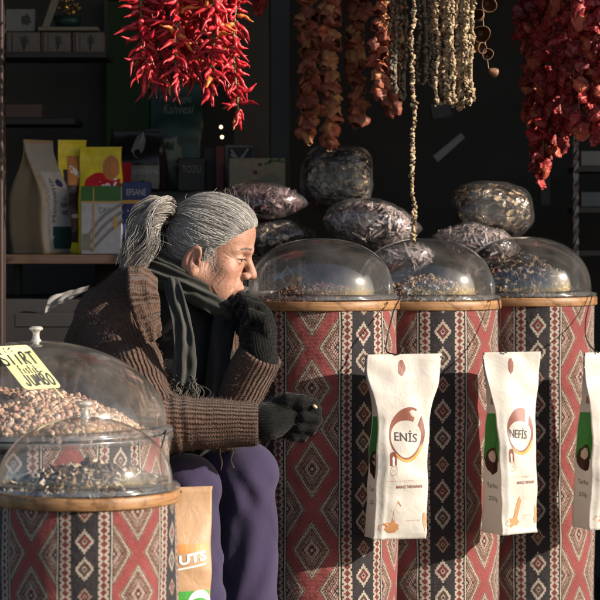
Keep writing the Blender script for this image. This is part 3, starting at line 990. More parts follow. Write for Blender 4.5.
class Bag:
    """a paper pouch: flat sealed top opening into a box with side folds"""
    def __init__(s, name, hang, H, wt, wm, wb, dm, db, yaw, tilt=0.0, mat=None, label='', cat='paper bag', group=None, seed=1, stand=False, lean=0.0, wr=.0035, tw=0.0, parent=None, bowl=.0, top_skew=0.0, gus_top=.0):
        s.H, s.wt, s.wm, s.wb, s.dm, s.db = H, wt, wm, wb, dm, db
        s.yaw, s.tilt, s.lean, s.seed, s.wr, s.tw, s.top_skew = yaw, tilt, lean, seed, wr, tw, top_skew
        s.o = np.asarray(hang, float)
        s.root = empty(name, s.o, label, cat, group)
        nf, ng, nr = 32, 11, 80
        rows = []
        for j in range(nr + 1):
            v = j / nr
            ring = [s.front(u, v, 0) for u in np.linspace(0, 1, nf)] + [s.gus(u, v, 1) for u in np.linspace(0, 1, ng)[1:-1]]
            ring += [s.back(u, v) for u in np.linspace(1, 0, nf)] + [s.gus(u, v, 0) for u in np.linspace(1, 0, ng)[1:-1]]
            rows.append(ring)
        m = len(rows[0])
        vs = [p for r in rows for p in r]
        fs = [(j * m + k, (j + 1) * m + k, (j + 1) * m + (k + 1) % m, j * m + (k + 1) % m) for j in range(nr) for k in range(m)]
        vs.append(np.mean(rows[-1], axis=0)); b = len(vs) - 1
        fs += [(nr * m + (k + 1) % m, nr * m + k, b) for k in range(m)]
        s.body = obj('pouch', vs, fs, mat, s.root)
    def dims(s, v):
        k = min(1, max(0, (v - .045) / .34)); k = k * k * (3 - 2 * k)
        w = s.wt + (s.wm - s.wt) * k
        if v > .385: w = s.wm + (s.wb - s.wm) * (v - .385) / .615
        k2 = min(1, max(0, (v - .05) / .5)); k2 = k2 * k2 * (3 - 2 * k2)
        d = .0025 + (s.dm - .0025) * k2
        if v > .55: d = s.dm + (s.db - s.dm) * (v - .55) / .45
        return w, d
    def place(s, x, y, z, v):
        n = Vector((x * 9 + s.seed * 3.7, z * 9, s.seed)); amp = s.wr * (1 if .02 < v < .985 else .3)
        y += amp * (mnoise.noise(n) + .6 * mnoise.noise(n * 2.7))
        x += amp * .6 * mnoise.noise(n * 1.7 + Vector((5, 2, 9)))
        x += s.top_skew * max(0, 1 - v / .3) * x
        x2 = x + z * math.tan(s.tilt); y2 = y - z * math.tan(s.lean) 
        a = s.yaw + s.tw * (1 - v)
        return s.o + np.array([x2 * math.cos(a) - y2 * math.sin(a), x2 * math.sin(a) + y2 * math.cos(a), z])
    def front(s, u, v, off=.0):
        w, d = s.dims(v)
        bul = .010 * math.sin(PI * min(1, max(0, (v - .1) / .9))) * (1 - (2 * u - 1) ** 2)
        bul += .0025 * math.exp(-((u - .16) / .05) ** 2) * (v > .3) * min(1, (v - .3) * 4)
        return s.place((u - .5) * w, -d / 2 - bul - off, -v * s.H, v)
    def back(s, u, v):
        w, d = s.dims(v); return s.place((u - .5) * w, d / 2 + .006 * math.sin(PI * v) * (1 - (2 * u - 1) ** 2), -v * s.H, v)
    def gus(s, u, v, right, off=.0):
        """u 0 front edge .. 1 back edge"""
        w, d = s.dims(v)
        fold = (.030 * (1 - min(1, v / .55)) + .006) * (1 - abs(2 * u - 1))
        sg = 1 if right else -1
        return s.place(sg * (w / 2 - fold + off), (u - .5) * d, -v * s.H, v)
    def decal(s, name, vf, mat, where='front', off=.0005, thick=False):
        v2, f = vf
        fn = {'front': lambda u, v: s.front(u, v, off), 'left': lambda u, v: s.gus(1 - u, v, 0, off), 'right': lambda u, v: s.gus(u, v, 1, off)}[where]
        obj(name, [fn(x, 1 - y) for x, y in v2], f, mat, s.root, False)
def shift(vf, x, y, rot=0.0, asp=1.0):
    v, f = vf
    c_, s_ = math.cos(rot), math.sin(rot)
    v = np.asarray(v, float)
    return np.stack([x + v[:, 0] * c_ - v[:, 1] * s_ * asp, y + (v[:, 0] * s_ + v[:, 1] * c_ * asp) ], 1), f
def both(a, b):
    return np.vstack([a[0], b[0]]), list(a[1]) + [tuple(i + len(a[0]) for i in q) for q in b[1]]

GW = 'white paper bags hanging on the drums'
def white_bag(hang, H, yaw, tilt, label, seed, word, wt, wm, wb, dm, db, tw=0.0, side='left', wx=.5):
    b = Bag('paper_bag', hang, H, wt, wm, wb, dm, db, yaw, tilt, M['white_paper'], label, 'paper bag', GW, seed, wr=.0085, tw=tw)
    A = wm / H * .9      # keeps round things round in u,v space
    ring = ellipse_ring(0, 0, .32, .32 * A * 1.45, .016, .075, 1.15, 2 * PI + .75)
    b.decal('printed_ring', shift(ring, .56, .555), M['brown_ink'])
    ring2 = ellipse_ring(0, 0, .335, .335 * A * 1.45, .012, .05, 3.9, 5.9, 24)
    b.decal('printed_ring', shift(ring2, .56, .553), M['gold_ink'], off=.0007)
    b.decal('bag_lettering', shift(text_fit(word, .44, .062), wx, .560, -.03), M['dark_ink'], off=.0009)
    pin = blob2d(0, 0, .045, .030, 16, seed, .05)
    b.decal('printed_badge', shift(both(poly_grid(-.06, -.030, .06, .022), blob2d(0, .022, .06, .022, 20, 1, .0)), .27, .43), M['brown_ink'])
    b.decal('badge_figure', shift(both(poly_grid(-.018, -.026, .018, .0, 2, 2), blob2d(0, .008, .022, .014, 14, 2, .0)), .27, .428), M['white_ink'], off=.0009)
    b.decal('printed_seal', shift(both(ellipse_ring(0, 0, .06, .026, .006, .006), text_fit('2018', .07, .008)), .29, .375), M['faint_ink'])
    b.decal('printed_line', shift(both(poly_grid(-.42, -.0012, -.12, .0012, 4, 1), both(poly_grid(.15, -.0012, .40, .0012, 4, 1), text_fit('YÖRE', .22, .013))), .60, .318), M['faint_ink'])
    b.decal('bag_lettering', shift(text_fit('MARAŞ TARHANASI', .50, .022, bold=.015), .62, .283), M['brown_ink'])
    r_ = random.Random(seed)
    stick = [(-.05, -.07), (.06, -.06), (.16, .06), (.10, .085), (.02, .03)]
    st = (np.array(stick), [(0, 1, 2, 3, 4)])
    b.decal('printed_picture', shift(st, .34, .125), M['tan_ink'], off=.0006)
    b.decal('printed_picture', shift(blob2d(0, 0, .20, .026, 18, seed, .35), .30, .068), M['tan_ink'], off=.0007)
    b.decal('printed_picture', shift(blob2d(.0, 0, .05, .05, 12, seed + 5, .3), .955, .10), M['tan_ink'], off=.0006)
    b.decal('bag_lettering', shift(text_fit('TARHANA CİPSİ', .28, .010), .72, .102), M['faint_ink'])
    b.decal('printed_swoosh', shift(blob2d(0, 0, .05, .042, 16, seed + 3, .12), .45, .925), M['brown_ink'])
    # side fold print
    sd = side
    b.decal('printed_panel', poly_grid(.04, .40, .97, .66, 4, 10), M['green_ink'], sd, off=.0005)
    b.decal('printed_picture', shift(blob2d(0, 0, .40, .075, 18, seed, .12), .50, .40), M['choco'], sd, off=.0009)
    b.decal('printed_picture', shift(blob2d(0, 0, .22, .032, 14, seed + 1, .1), .50, .425), M['pale_ink'], sd, off=.0011)
    b.decal('bag_lettering', shift(text_fit('Tarhana', .62, .026), .5, .265), M['dark_ink'], sd, off=.0007)
    b.decal('bag_lettering', shift(text_fit('250g', .45, .030), .48, .19), M['dark_ink'], sd, off=.0007)
    b.decal('printed_panel', shift(poly_grid(-.3, -.02, .3, .02), .5, .73), M['tan_ink'], sd, off=.0006)
    return b
# bag on the first drum
def hanging(px, py, d): return at(px, py, d)
wb1 = white_bag(hanging(404, 354, 4.715), (537 - 354) / FPX * 4.715, math.radians(14), math.radians(3.0), 'white paper bag with a flared top, hanging between the first two drums', 3, 'ENİS', .158, .106, .108, .050, .062, tw=.05, wx=.55)
wb2 = white_bag(hanging(512, 352, 4.95), (532 - 352) / FPX * 4.95, math.radians(33), math.radians(1.0), 'white paper bag turned sideways showing its green side, hanging between the middle and rightmost drums', 9, 'NEFİS', .128, .092, .094, .062, .068, tw=-.25, wx=.50)
wb3 = white_bag(hanging(606, 352, 5.14), (527 - 352) / FPX * 5.14, math.radians(26), math.radians(1.0), 'white paper bag cut off by the right picture edge', 14, 'NEFİS', .12, .110, .112, .060, .066, tw=.12)

def W_(name, pts, label): return wire(name, [at(*p) for p in pts], label)
W_('wire_hook', [(396, 300, 4.79), (400, 298, 4.80), (394, 310, 4.77), (389, 330, 4.73), (386, 348, 4.72), (389, 353, 4.71), (399, 354, 4.708), (404, 347, 4.715)], 'black wire hook on the first drum, holding the bag with the flared top')
W_('wire_hook', [(493, 300, 5.03), (498, 299, 5.04), (500, 318, 5.01), (499, 338, 4.975), (503, 350, 4.94), (507, 353, 4.94)], 'black wire hook on the middle drum, holding the sideways bag')
W_('wire_hook', [(588, 296, 5.28), (592, 296, 5.28), (586, 318, 5.24), (586, 338, 5.17), (593, 349, 5.125), (599, 353, 5.12)], 'black wire hook on the rightmost drum, holding the bag at the picture edge')
W_('wire_hook', [(163, 434, 3.99), (166, 432, 3.985), (161, 450, 3.98), (162, 470, 3.97), (170, 486, 3.97), (182, 492, 3.965)], 'black wire hook on the pistachio drum, holding the kraft bag')

# kraft bag by the knees
kb = Bag('kraft_bag', at(184, 487, 3.97), (640 - 487) / FPX * 3.97, .098, .090, .092, .05, .055, math.radians(12), math.radians(2), M['kraft'], 'orange brown kraft bag with a green base hanging between the front drum and the knees', 'paper bag', None, 21, wr=.006, tw=.1)
kb.decal('printed_band', poly_grid(.04, .585, .96, .64, 10, 3), M['orange_ink'])
kb.decal('bag_lettering', shift(text_fit('NUTS', .74, .062, bold=.03), .52, .545, .06), M['white_ink'], off=.0009)
kb.decal('printed_line', shift(poly_grid(-.36, -.005, .36, .005, 8, 1), .52, .49, .06), M['white_ink'], off=.0009)
kb.decal('printed_panel', poly_grid(.02, .02, .98, .34, 10, 6), M['green_ink'])
kb.decal('printed_swoosh', shift(ellipse_ring(0, 0, .20, .06, .05, .05, 0, 2 * PI), .78, .26), M['white_ink'], off=.0009)

# ================================================================== goods on the left shelf
shelfz = at(60, 254, 5.6)[2]
v, f = box((at(78, 254, 5.72)[0], 5.72, shelfz - .012), (.38, .42, .022), 0, .002)
sh = obj('goods_shelf', v, f, M['shelf_wood'], smooth=False, origin=(at(78, 254, 5.72)[0], 5.72, shelfz)); tag(sh, 'dark wooden shelf plank carrying the coffee bag and the food packets', 'shelf')
sx = at(78, 300, 5.72)[0]
for k_, (x_, y_) in enumerate(((-.165, 5.9), (.165, 5.9))):
    v, f = box((sx + x_, y_, (shelfz - .023 + .82) / 2), (.02, .02, shelfz - .023 - .82), 0, .002); obj('shelf_post', v, f, M['dark_panel'], sh, False)
def sb(px0, px1, top, d, yaw, label, mat, name='food_packet', cat='packet', depth=.06, wr=.004, seed=1, bottom=None, tw=0.0, lean=0.0, flare=1.02, tilt=0.0, group=None):
    z0 = shelfz if bottom is None else bottom
    tp = at((px0 + px1) / 2, top, d); H = tp[2] - z0
    w = (px1 - px0) / FPX * d / math.cos(yaw)
    return Bag(name, tp, H, w * flare, w, w, depth, depth, yaw, tilt, mat, label, cat, group, seed, wr=wr, tw=tw, lean=lean)
b = sb(25, 51, 140, 5.64, math.radians(52), 'large brown kraft coffee bag with a grey label and teal block, leftmost on the shelf', M['coffee_kraft'], 'coffee_bag', 'coffee bag', .105, .007, 31, tilt=math.radians(-3))
b.decal('label_panel', poly_grid(.05, .02, .97, .97, 8, 14), M['grey_paper'], off=.0005)
b.decal('label_panel', poly_grid(.22, .12, .97, .72, 8, 10), M['lilac'], off=.0009)
b.decal('label_block', poly_grid(.34, .045, .97, .24, 6, 6), M['teal_ink'], off=.0011)
b.decal('bag_lettering', shift(text_fit('Manovetto', .44, .17), .34, .50, PI / 2, 1.0)[0:2] if False else (np.stack([.36 + text_fit('Manovetto', .34, .12)[0][:, 1] * -1, .47 + text_fit('Manovetto', .38, .12)[0][:, 0]], 1), text_fit('Manovetto', .34, .12)[1]), M['dark_ink'], off=.0014)
b.decal('bag_lettering', shift(text_fit('KAH', .26, .045, bold=.03), .70, .43), M['dark_ink'], off=.0014)
b.decal('bag_lettering', shift(text_fit('VESİ', .26, .045, bold=.03), .70, .365), M['dark_ink'], off=.0014)
b.decal('bag_lettering', shift(text_fit('TÜRK', .26, .025), .70, .485), M['brown_ink'], off=.0014)
b.decal('printed_swoosh', shift(blob2d(0, 0, .13, .035, 14, 4, .1), .62, .62), M['navy'], off=.0014)
b = sb(58, 86, 140, 5.68, math.radians(10), 'yellow edged packet with a dark brown picture, between the coffee bag and the red packet', M['yellow_film'], depth=.05, wr=.006, seed=33)
b.decal('printed_picture', poly_grid(.16, .10, .86, .74, 8, 12), M['choco'])
b.decal('printed_panel', poly_grid(.30, .60, .92, .86, 6, 6), M['orange_ink'], off=.0007)
b.decal('bag_lettering', shift(text_fit('ÇEREN', .52, .07, bold=.03), .62, .70, -.2), M['white_ink'], off=.0011)
b.decal('printed_picture', shift(blob2d(0, 0, .20, .10, 16, 8, .25), .55, .30), M['brown_ink'], off=.0009)
b.decal('printed_picture', shift(blob2d(0, 0, .16, .02, 12, 8, .15), .6, .33), M['pale_ink'], off=.0014)
b = sb(80, 122, 147, 5.66, math.radians(-6), 'bright yellow packet with a red front and white curly lettering', M['yellow_film'], depth=.05, wr=.006, seed=36)
b.decal('printed_panel', poly_grid(.20, .30, .99, .70, 10, 8), M['red_ink'])
b.decal('printed_panel', shift(blob2d(0, 0, .38, .14, 20, 3, .05), .50, .62), M['red_ink'], off=.0006)
b.decal('printed_picture', shift(blob2d(0, 0, .20, .12, 16, 5, .1), .76, .80), M['orange_ink'], off=.0006)
b.decal('bag_lettering', shift(strokes2d([[(0, .2), (.12, 0), (.3, .05), (.34, .3)], [(.42, .05), (.5, .3), (.62, .3), (.62, .05), (.42, .05)], [(.72, .0), (.85, .12), (.95, .45)], [(.05, .5), (.2, .48)], [(.0, -.15), (.0, -.5)], [(.85, .6), (.98, .62)]], .09), 0, 0), M['white_ink'], off=.0010) if False else b.decal('bag_lettering', (lambda q: (q[0] * np.array([.5, .16]) + np.array([.42, .60]), q[1]))(strokes2d([[(0, .2), (.12, 0), (.3, .05), (.34, .3)], [(.42, .05), (.5, .3), (.62, .3), (.62, .05), (.42, .05)], [(.72, .0), (.85, .12), (.95, .45)], [(.05, .5), (.2, .48)], [(0, -.15), (0, -.6)], [(.85, .6), (.98, .62)]], .11)), M['white_ink'], off=.0010)
# printed tin boxes
def pbox(name, px0, px1, top, d, depth, label, mat, cat='box', bottom=None, yaw=0.0, group=None, dec=()):
    z0 = shelfz if bottom is None else bottom
    w = (px1 - px0) / FPX * d; zt_ = at(0, top, d)[2]
    c = np.array([at((px0 + px1) / 2, 0, d)[0], d + depth / 2, (z0 + zt_) / 2])
    r_ = empty(name, (c[0], c[1], z0), label, cat, group)
    v, f = box(c, (w, depth, zt_ - z0), yaw, .0015); obj('carton', v, f, mat, r_, False)
    for nm, vf, m_, off in dec:
        vv = []
        for x, y in vf[0]:
            lx, ly = (x - .5) * w, -depth / 2 - off
            vv.append((c[0] + lx * math.cos(yaw) - ly * math.sin(yaw), c[1] + lx * math.sin(yaw) + ly * math.cos(yaw), z0 + y * (zt_ - z0)))
        obj(nm, vv, vf[1], m_, r_, False)
    return r_
pbox('tea_tin', 81, 121, 186, 5.56, .07, 'white and green printed box with gold edging, right of the brown picture packet', M['lilac'], dec=(
    ('printed_panel', poly_grid(.0, .78, 1, 1, 6, 3), M['leaf_green'], .001), ('printed_line', poly_grid(.04, .755, .98, .775, 6, 1), M['gold_ink'], .0014),
    ('printed_line', poly_grid(.30, .04, .33, .98, 1, 6), M['gold_ink'], .0016), ('printed_picture', shift(blob2d(0, 0, .05, .10, 12, 3, .1), .86, .46), M['gold_ink'], .0014),
    ('printed_picture', shift(strokes2d([[(-.4, -.2), (.0, .1), (.5, .3)], [(-.35, -.3), (.05, -.02), (.5, .18)], [(-.3, -.4), (.1, -.15), (.5, .05)]], .05), .55, .45), M['ash'], .0012),
    ('bag_lettering', shift(text_fit('ÇAY', .3, .10), .6, .64), M['ash'], .0014), ('label_panel', poly_grid(.05, .06, .24, .30, 2, 3), M['cream_card'], .0014)))
pbox('tea_tin', 122.5, 150, 182, 5.60, .06, 'blue box with pale dots behind the ponytail', M['navy'], dec=(
    ('printed_line', poly_grid(.0, .70, 1, .75, 4, 1), M['gold_ink'], .001), ('bag_lettering', shift(text_fit('EFSANE', .7, .09), .5, .86), M['lilac'], .0012),
    ('printed_dots', (lambda a: a)(both(*[(lambda q: q)(x) for x in (shift(blob2d(0, 0, .03, .016, 8, 1, 0), .2, .6), shift(blob2d(0, 0, .03, .016, 8, 1, 0), .5, .55))])), M['lilac'], .0012),
    ('printed_dots', both(shift(blob2d(0, 0, .03, .016, 8, 1, 0), .3, .45), shift(blob2d(0, 0, .03, .016, 8, 1, 0), .75, .5)), M['lilac'], .0012)))
# counter behind, higher
cz = at(0, 191, 6.0)[2]
v, f = box((at(200, 0, 6.05)[0], 6.05, cz / 2), (.50, .34, cz - .004), 0, .004)
tag(obj('back_counter', v, f, M['dark_panel'], smooth=False, origin=(at(200, 0, 6.05)[0], 6.05, 0)), 'dark counter behind the woman with packets standing on it', 'counter')
b = sb(112, 163, 129, 5.95, math.radians(-14), 'black coffee pouch with a silver and red label', M['pouch_black'], 'coffee_pouch', 'coffee pouch', .07, .007, 41, bottom=cz)
b.decal('label_panel', poly_grid(.28, .03, .99, .40, 6, 5), M['ash']); b.decal('label_block', poly_grid(.30, .05, .48, .45, 3, 4), M['red_ink'], off=.0009)
b.decal('bag_lettering', shift(text_fit('HARNAMA', .48, .09), .74, .30), M['lilac'], off=.0010)
b.decal('printed_swoosh', shift(blob2d(0, 0, .13, .2, 14, 4, .2), .58, .74), M['ash'], off=.0005)
b = sb(150, 202, 82, 6.06, 0.0, 'dark green pouch with pale handwriting style words under the chillies', M['deep_green'], 'coffee_pouch', 'coffee pouch', .07, .005, 43, bottom=cz)
b.decal('bag_lettering', shift(text_fit('Menengiç', .62, .075, shear=.25), .50, .84, .0), M['sage'])
b.decal('bag_lettering', shift(text_fit('Kahvesi', .58, .085, shear=.25), .55, .75, .0), M['sage'])
b.decal('printed_picture', shift(blob2d(0, 0, .30, .16, 18, 4, .25), .36, .34), M['sage'], off=.0009)
b.decal('printed_picture', shift(blob2d(0, 0, .22, .14, 18, 7, .2), .78, .30), M['teal_ink'], off=.0006)
pbox('dark_carton', 178, 205, 158, 5.98, .05, 'black carton at the foot of the green pouch', M['blackish'], bottom=cz, dec=(('bag_lettering', shift(text_fit('TOZU', .7, .22), .5, .66), M['ash'], .001),))
pbox('grey_carton', 204, 216, 148, 6.04, .05, 'narrow grey carton left of the maroon one', M['smoke'], bottom=cz)
pbox('maroon_carton', 215.5, 224, 146, 6.0, .05, 'thin maroon carton on the back counter', M['maroon'], bottom=cz)
pbox('grey_carton', 225, 254, 145, 6.06, .05, 'grey printed carton with a streaked top behind the beige card', M['ash'], bottom=cz, dec=(('printed_panel', poly_grid(.1, .6, .95, .95), M['smoke'], .001), ('printed_picture', shift(strokes2d([[(-.3, .1), (.0, -.1), (.3, .12)], [(-.3, 0), (.1, -.18)]], .05), .5, .8), M['lilac'], .0014)))
pbox('beige_carton', 229, 285, 158, 5.93, .04, 'beige carton with a leaf drawing behind the dark purple sack', M['cream_card'], bottom=cz, dec=(
    ('printed_picture', shift(blob2d(0, 0, .04, .06, 12, 4, .1), .55, .80), M['maroon'], .001), ('printed_picture', shift(blob2d(0, 0, .045, .07, 12, 4, .1), .47, .56), M['maroon'], .001),
    ('printed_picture', shift(strokes2d([[(-.2, -.05), (.0, .06), (.2, .02)], [(-.1, 0), (-.05, .14)], [(.05, .06), (.12, .16)]], .05), .82, .85), M['leaf_green'], .001),
    ('printed_line', poly_grid(.06, .62, .38, .66), M['ash'], .001), ('printed_line', poly_grid(.06, .46, .36, .50), M['ash'], .001), ('printed_picture', shift(blob2d(0, 0, .18, .12, 12, 6, .2), .74, .38), M['sage'], .001)))
# little warm bulbs in the dark
gl = NT('warm_bulb'); e_ = gl.n('ShaderNodeEmission'); e_.inputs[0].default_value = (1, .72, .38, 1); e_.inputs[1].default_value = 2.6; gl.l(e_.outputs[0], gl.out.inputs[0]); M['bulb'] = gl.m
for k_, (x, y) in enumerate(((219, 80), (221, 127), (222, 137))):
    p = at(x, y, 6.15)
    r_ = empty('fairy_light', p, ('small warm light bulb behind the chillies, topmost of three', 'small warm light bulb, middle one of three in a column', 'small warm light bulb, lowest of three in a column')[k_], 'light', 'small warm lights on the post')
    v, f = lathe([(.0002, p[2] + .0045), (.003, p[2] + .0033), (.0045, p[2]), (.003, p[2] - .0033), (.0002, p[2] - .0045)], 14, (p[0], p[1], 0)); obj('bulb', v, f, M['bulb'], r_)
    v, f = tube([p + np.array([0, .004, 0]), p + np.array([0, .012, .006]), p + np.array([.001, .016, .0215])], .0018, 6); obj('bulb_cord', v, f, M['wire'], r_)
# upper left display shelf with boxes
uz = at(0, 53, 6.0)[2]
v, f = box((at(56, 53, 6.05)[0], 6.05, uz - .008), (.27, .20, .014), 0, .001); us = tag(obj('display_shelf', v, f, M['dark_panel'], smooth=False, origin=(at(56, 53, 6.05)[0], 6.05, uz)), 'thin dark display shelf high at the left with cartons on it', 'shelf')
for x_ in (6, 106):
    v, f = box((at(x_, 53, 6.13)[0], 6.13, (uz + 2.6) / 2), (.012, .012, 2.6 - uz), 0, .001); obj('shelf_hanger', v, f, M['dark_panel'], us, False)
fl = lambda s: [('printed_picture', shift(blob2d(0, 0, .11, .24, 14, s, .3), .58, .58), M['smoke'], .001), ('printed_picture', shift(blob2d(0, 0, .04, .3, 12, s + 3, .3), .56, .35), M['blackish'], .0014), ('printed_line', poly_grid(.05, .05, .10, .95), M['smoke'], .001), ('printed_line', poly_grid(.22, .05, .25, .95), M['smoke'], .001)]
for (x0, x1, lab) in ((3.5, 40, 'dim cream carton, leftmost of three in a row on the high shelf'), (41, 71, 'dim cream carton, middle one of three in a row on the high shelf'), (72.5, 104, 'dim cream carton, right one of three in a row on the high shelf')):
    pbox('cream_carton', x0, x1, 32, 5.98, .06, lab, M['box_cream'], bottom=uz, group='cartons on the high shelf', dec=fl(int(x0)))
tz = at(0, 31.5, 5.98)[2]
pbox('grey_carton', 4, 35, 9, 5.99, .05, 'dim grey carton lying on the leftmost cream carton', M['ash'], bottom=tz + .001, dec=(('printed_picture', shift(blob2d(0, 0, .16, .25, 14, 3, .3), .72, .5), M['smoke'], .001),))
p = at(68, 31, 5.97)
r_ = empty('gift_tray', (p[0], p[1] + .03, tz), 'cream tray holding a dark green bowl of gold sweets on the high shelf', 'tray')
v, f = box((p[0], p[1] + .03, tz + .006), (.15, .07, .010), 0, .002); obj('tray', v, f, M['cream_card'], r_, False)
v, f = box((at(44, 0, 5.97)[0], p[1] + .005, tz + .045), (.02, .008, .085), 0, .002); 
v = v + np.stack([(v[:, 2] - tz) * .35, 0 * v[:, 0], 0 * v[:, 0]], 1); obj('tray_handle', v, f, M['cream_card'], r_, False)
v, f = lathe([(.0003, tz + .012), (.030, tz + .012), (.036, tz + .038), (.034, tz + .038), (.028, tz + .016)], 28, (p[0] - .002, p[1] + .02, 0)); obj('bowl', v, f, M['deep_green'], r_)
M['gold_foil'] = mat_plain('gold_foil', (.75, .45, .10), .28, .3, 60, metal=1.0)
rg = np.random.default_rng(4); mbg = MB()
for _ in range(60):
    q = rg.normal(size=3) * np.array([.013, .008, .016]) + np.array([p[0] - .002, p[1] + .012, tz + .062])
    sv, sf, nk = flake_shapes[rg.integers(8)]
    mbg.add((sv * rg.uniform(.4, .8)) @ rand_rot(rg).T + q, [tuple(dict.fromkeys(s_)) for s_ in sf])
mbg.build('gold_sweets', M['gold_foil'], r_, False)['kind'] = 'stuff'
pbox('pink_carton', 5, 42, 104, 6.10, .08, 'dull pinkish carton in the dark at the left, above the coffee bag', mat_plain('dull_pink', (.10, .06, .05), .6, .1, 10), bottom=at(0, 118, 6.1)[2])
v, f = box((at(20, 118, 6.16)[0], 6.17, at(0, 118, 6.1)[2] - .010), (.30, .22, .016), 0, .001); tag(obj('display_shelf', v, f, M['dark_panel'], smooth=False, origin=(at(20, 118, 6.16)[0], 6.17, at(0, 118, 6.1)[2] - .01)), 'dark shelf under the dull pinkish carton', 'shelf')

# added crumpled sheet standing in for a bright sunlight patch behind her back
mb = MB()
n1, n2 = 16, 7
A_, B_ = at(47, 304, 5.30), at(88, 288, 5.34)
vs = []
for i in range(n1):
    for j in range(n2):
        u_, w_ = i / (n1 - 1), j / (n2 - 1) - .5
        q = A_ + (B_ - A_) * u_ + np.array([.006 * mnoise.noise(Vector((u_ * 6, w_ * 4, 1))), w_ * .09, w_ * .022 * (1.4 - u_) + .006 * mnoise.noise(Vector((u_ * 4, w_ * 3, 4)))])
        vs.append(q)
fs = [(i * n2 + j, (i + 1) * n2 + j, (i + 1) * n2 + j + 1, i * n2 + j + 1) for i in range(n1 - 1) for j in range(n2 - 1)]
mb.add(vs, fs)
o_ = mb.build('sun_patch_sheet', M['white_paper'], None, True, A_); tag(o_, 'whitish sheet added for a sunlit patch, on a dark ledge behind the woman', 'sheet')
v, f = box((at(68, 0, 5.34)[0], 5.34, at(0, 304, 5.3)[2] - .035), (.22, .16, .03), 0, .002)
tag(obj('ledge', v, f, M['dark_panel'], smooth=False, origin=(at(68, 0, 5.34)[0], 5.34, at(0, 304, 5.3)[2] - .035)), 'dark ledge behind the woman, under the whitish sheet', 'ledge')

# things in the dark at the right
def flat_tag(name, quad, d, label, mat, cat, th=.003):
    P_ = [at(x, y, d) for x, y in quad]
    vs = P_ + [q + np.array([0, th, 0]) for q in P_]
    tag(obj(name, vs, [(3, 2, 1, 0), (4, 5, 6, 7), (0, 1, 5, 4), (1, 2, 6, 5), (2, 3, 7, 6), (3, 0, 4, 7)], mat, smooth=False, origin=P_[0]), label, cat)
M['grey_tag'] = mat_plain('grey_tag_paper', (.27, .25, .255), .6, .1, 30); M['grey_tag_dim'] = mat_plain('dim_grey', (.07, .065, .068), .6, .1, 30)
flat_tag('paper_tag', [(433, 156), (461, 133), (465, 137.5), (438, 162)], 6.565, 'slanting pale grey paper strip stuck in the dark between okra strings and sacks', M['grey_tag'], 'paper tag')
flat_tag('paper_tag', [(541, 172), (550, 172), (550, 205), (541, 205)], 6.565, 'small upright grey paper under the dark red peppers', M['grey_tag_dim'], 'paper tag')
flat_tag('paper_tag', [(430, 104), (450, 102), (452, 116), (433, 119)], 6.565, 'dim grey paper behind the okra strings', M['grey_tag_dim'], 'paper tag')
rz = [at(0, y, 6.1)[2] for y in (166, 207, 250)]
for k_, z in enumerate(rz):
    v, f = box((at(640, 0, 6.1)[0], 6.2, z - .008), (.32, .24, .014), 0, .001)
    tag(obj('wall_shelf', v, f, M['smoke'], smooth=False, origin=(at(640, 0, 6.1)[0], 6.2, z)), ('dark wall shelf at the right edge, upper of three', 'dark wall shelf at the right edge, middle of three', 'dark wall shelf at the right edge, lowest of three')[k_], 'shelf', 'wall shelves at the right edge')
pbox('white_carton', 581, 612, 151, 6.10, .1, 'pale grey carton on the upper wall shelf at the right edge', mat_plain('pale_card', (.22, .21, .21), .6, .1, 20), bottom=rz[0])
pbox('white_carton', 581, 612, 192, 6.10, .1, 'dim blue grey carton on the middle wall shelf at the right edge', mat_plain('bluegrey_card', (.11, .12, .13), .6, .1, 20), bottom=rz[1])
v, f = lathe([(.0003, rz[1] - .0), (.028, rz[1]), (.031, rz[1] + .03), (.027, rz[1] + .035), (.0003, rz[1] + .036)], 24, (at(598, 0, 6.05)[0] + .03, 6.06, 0)); 

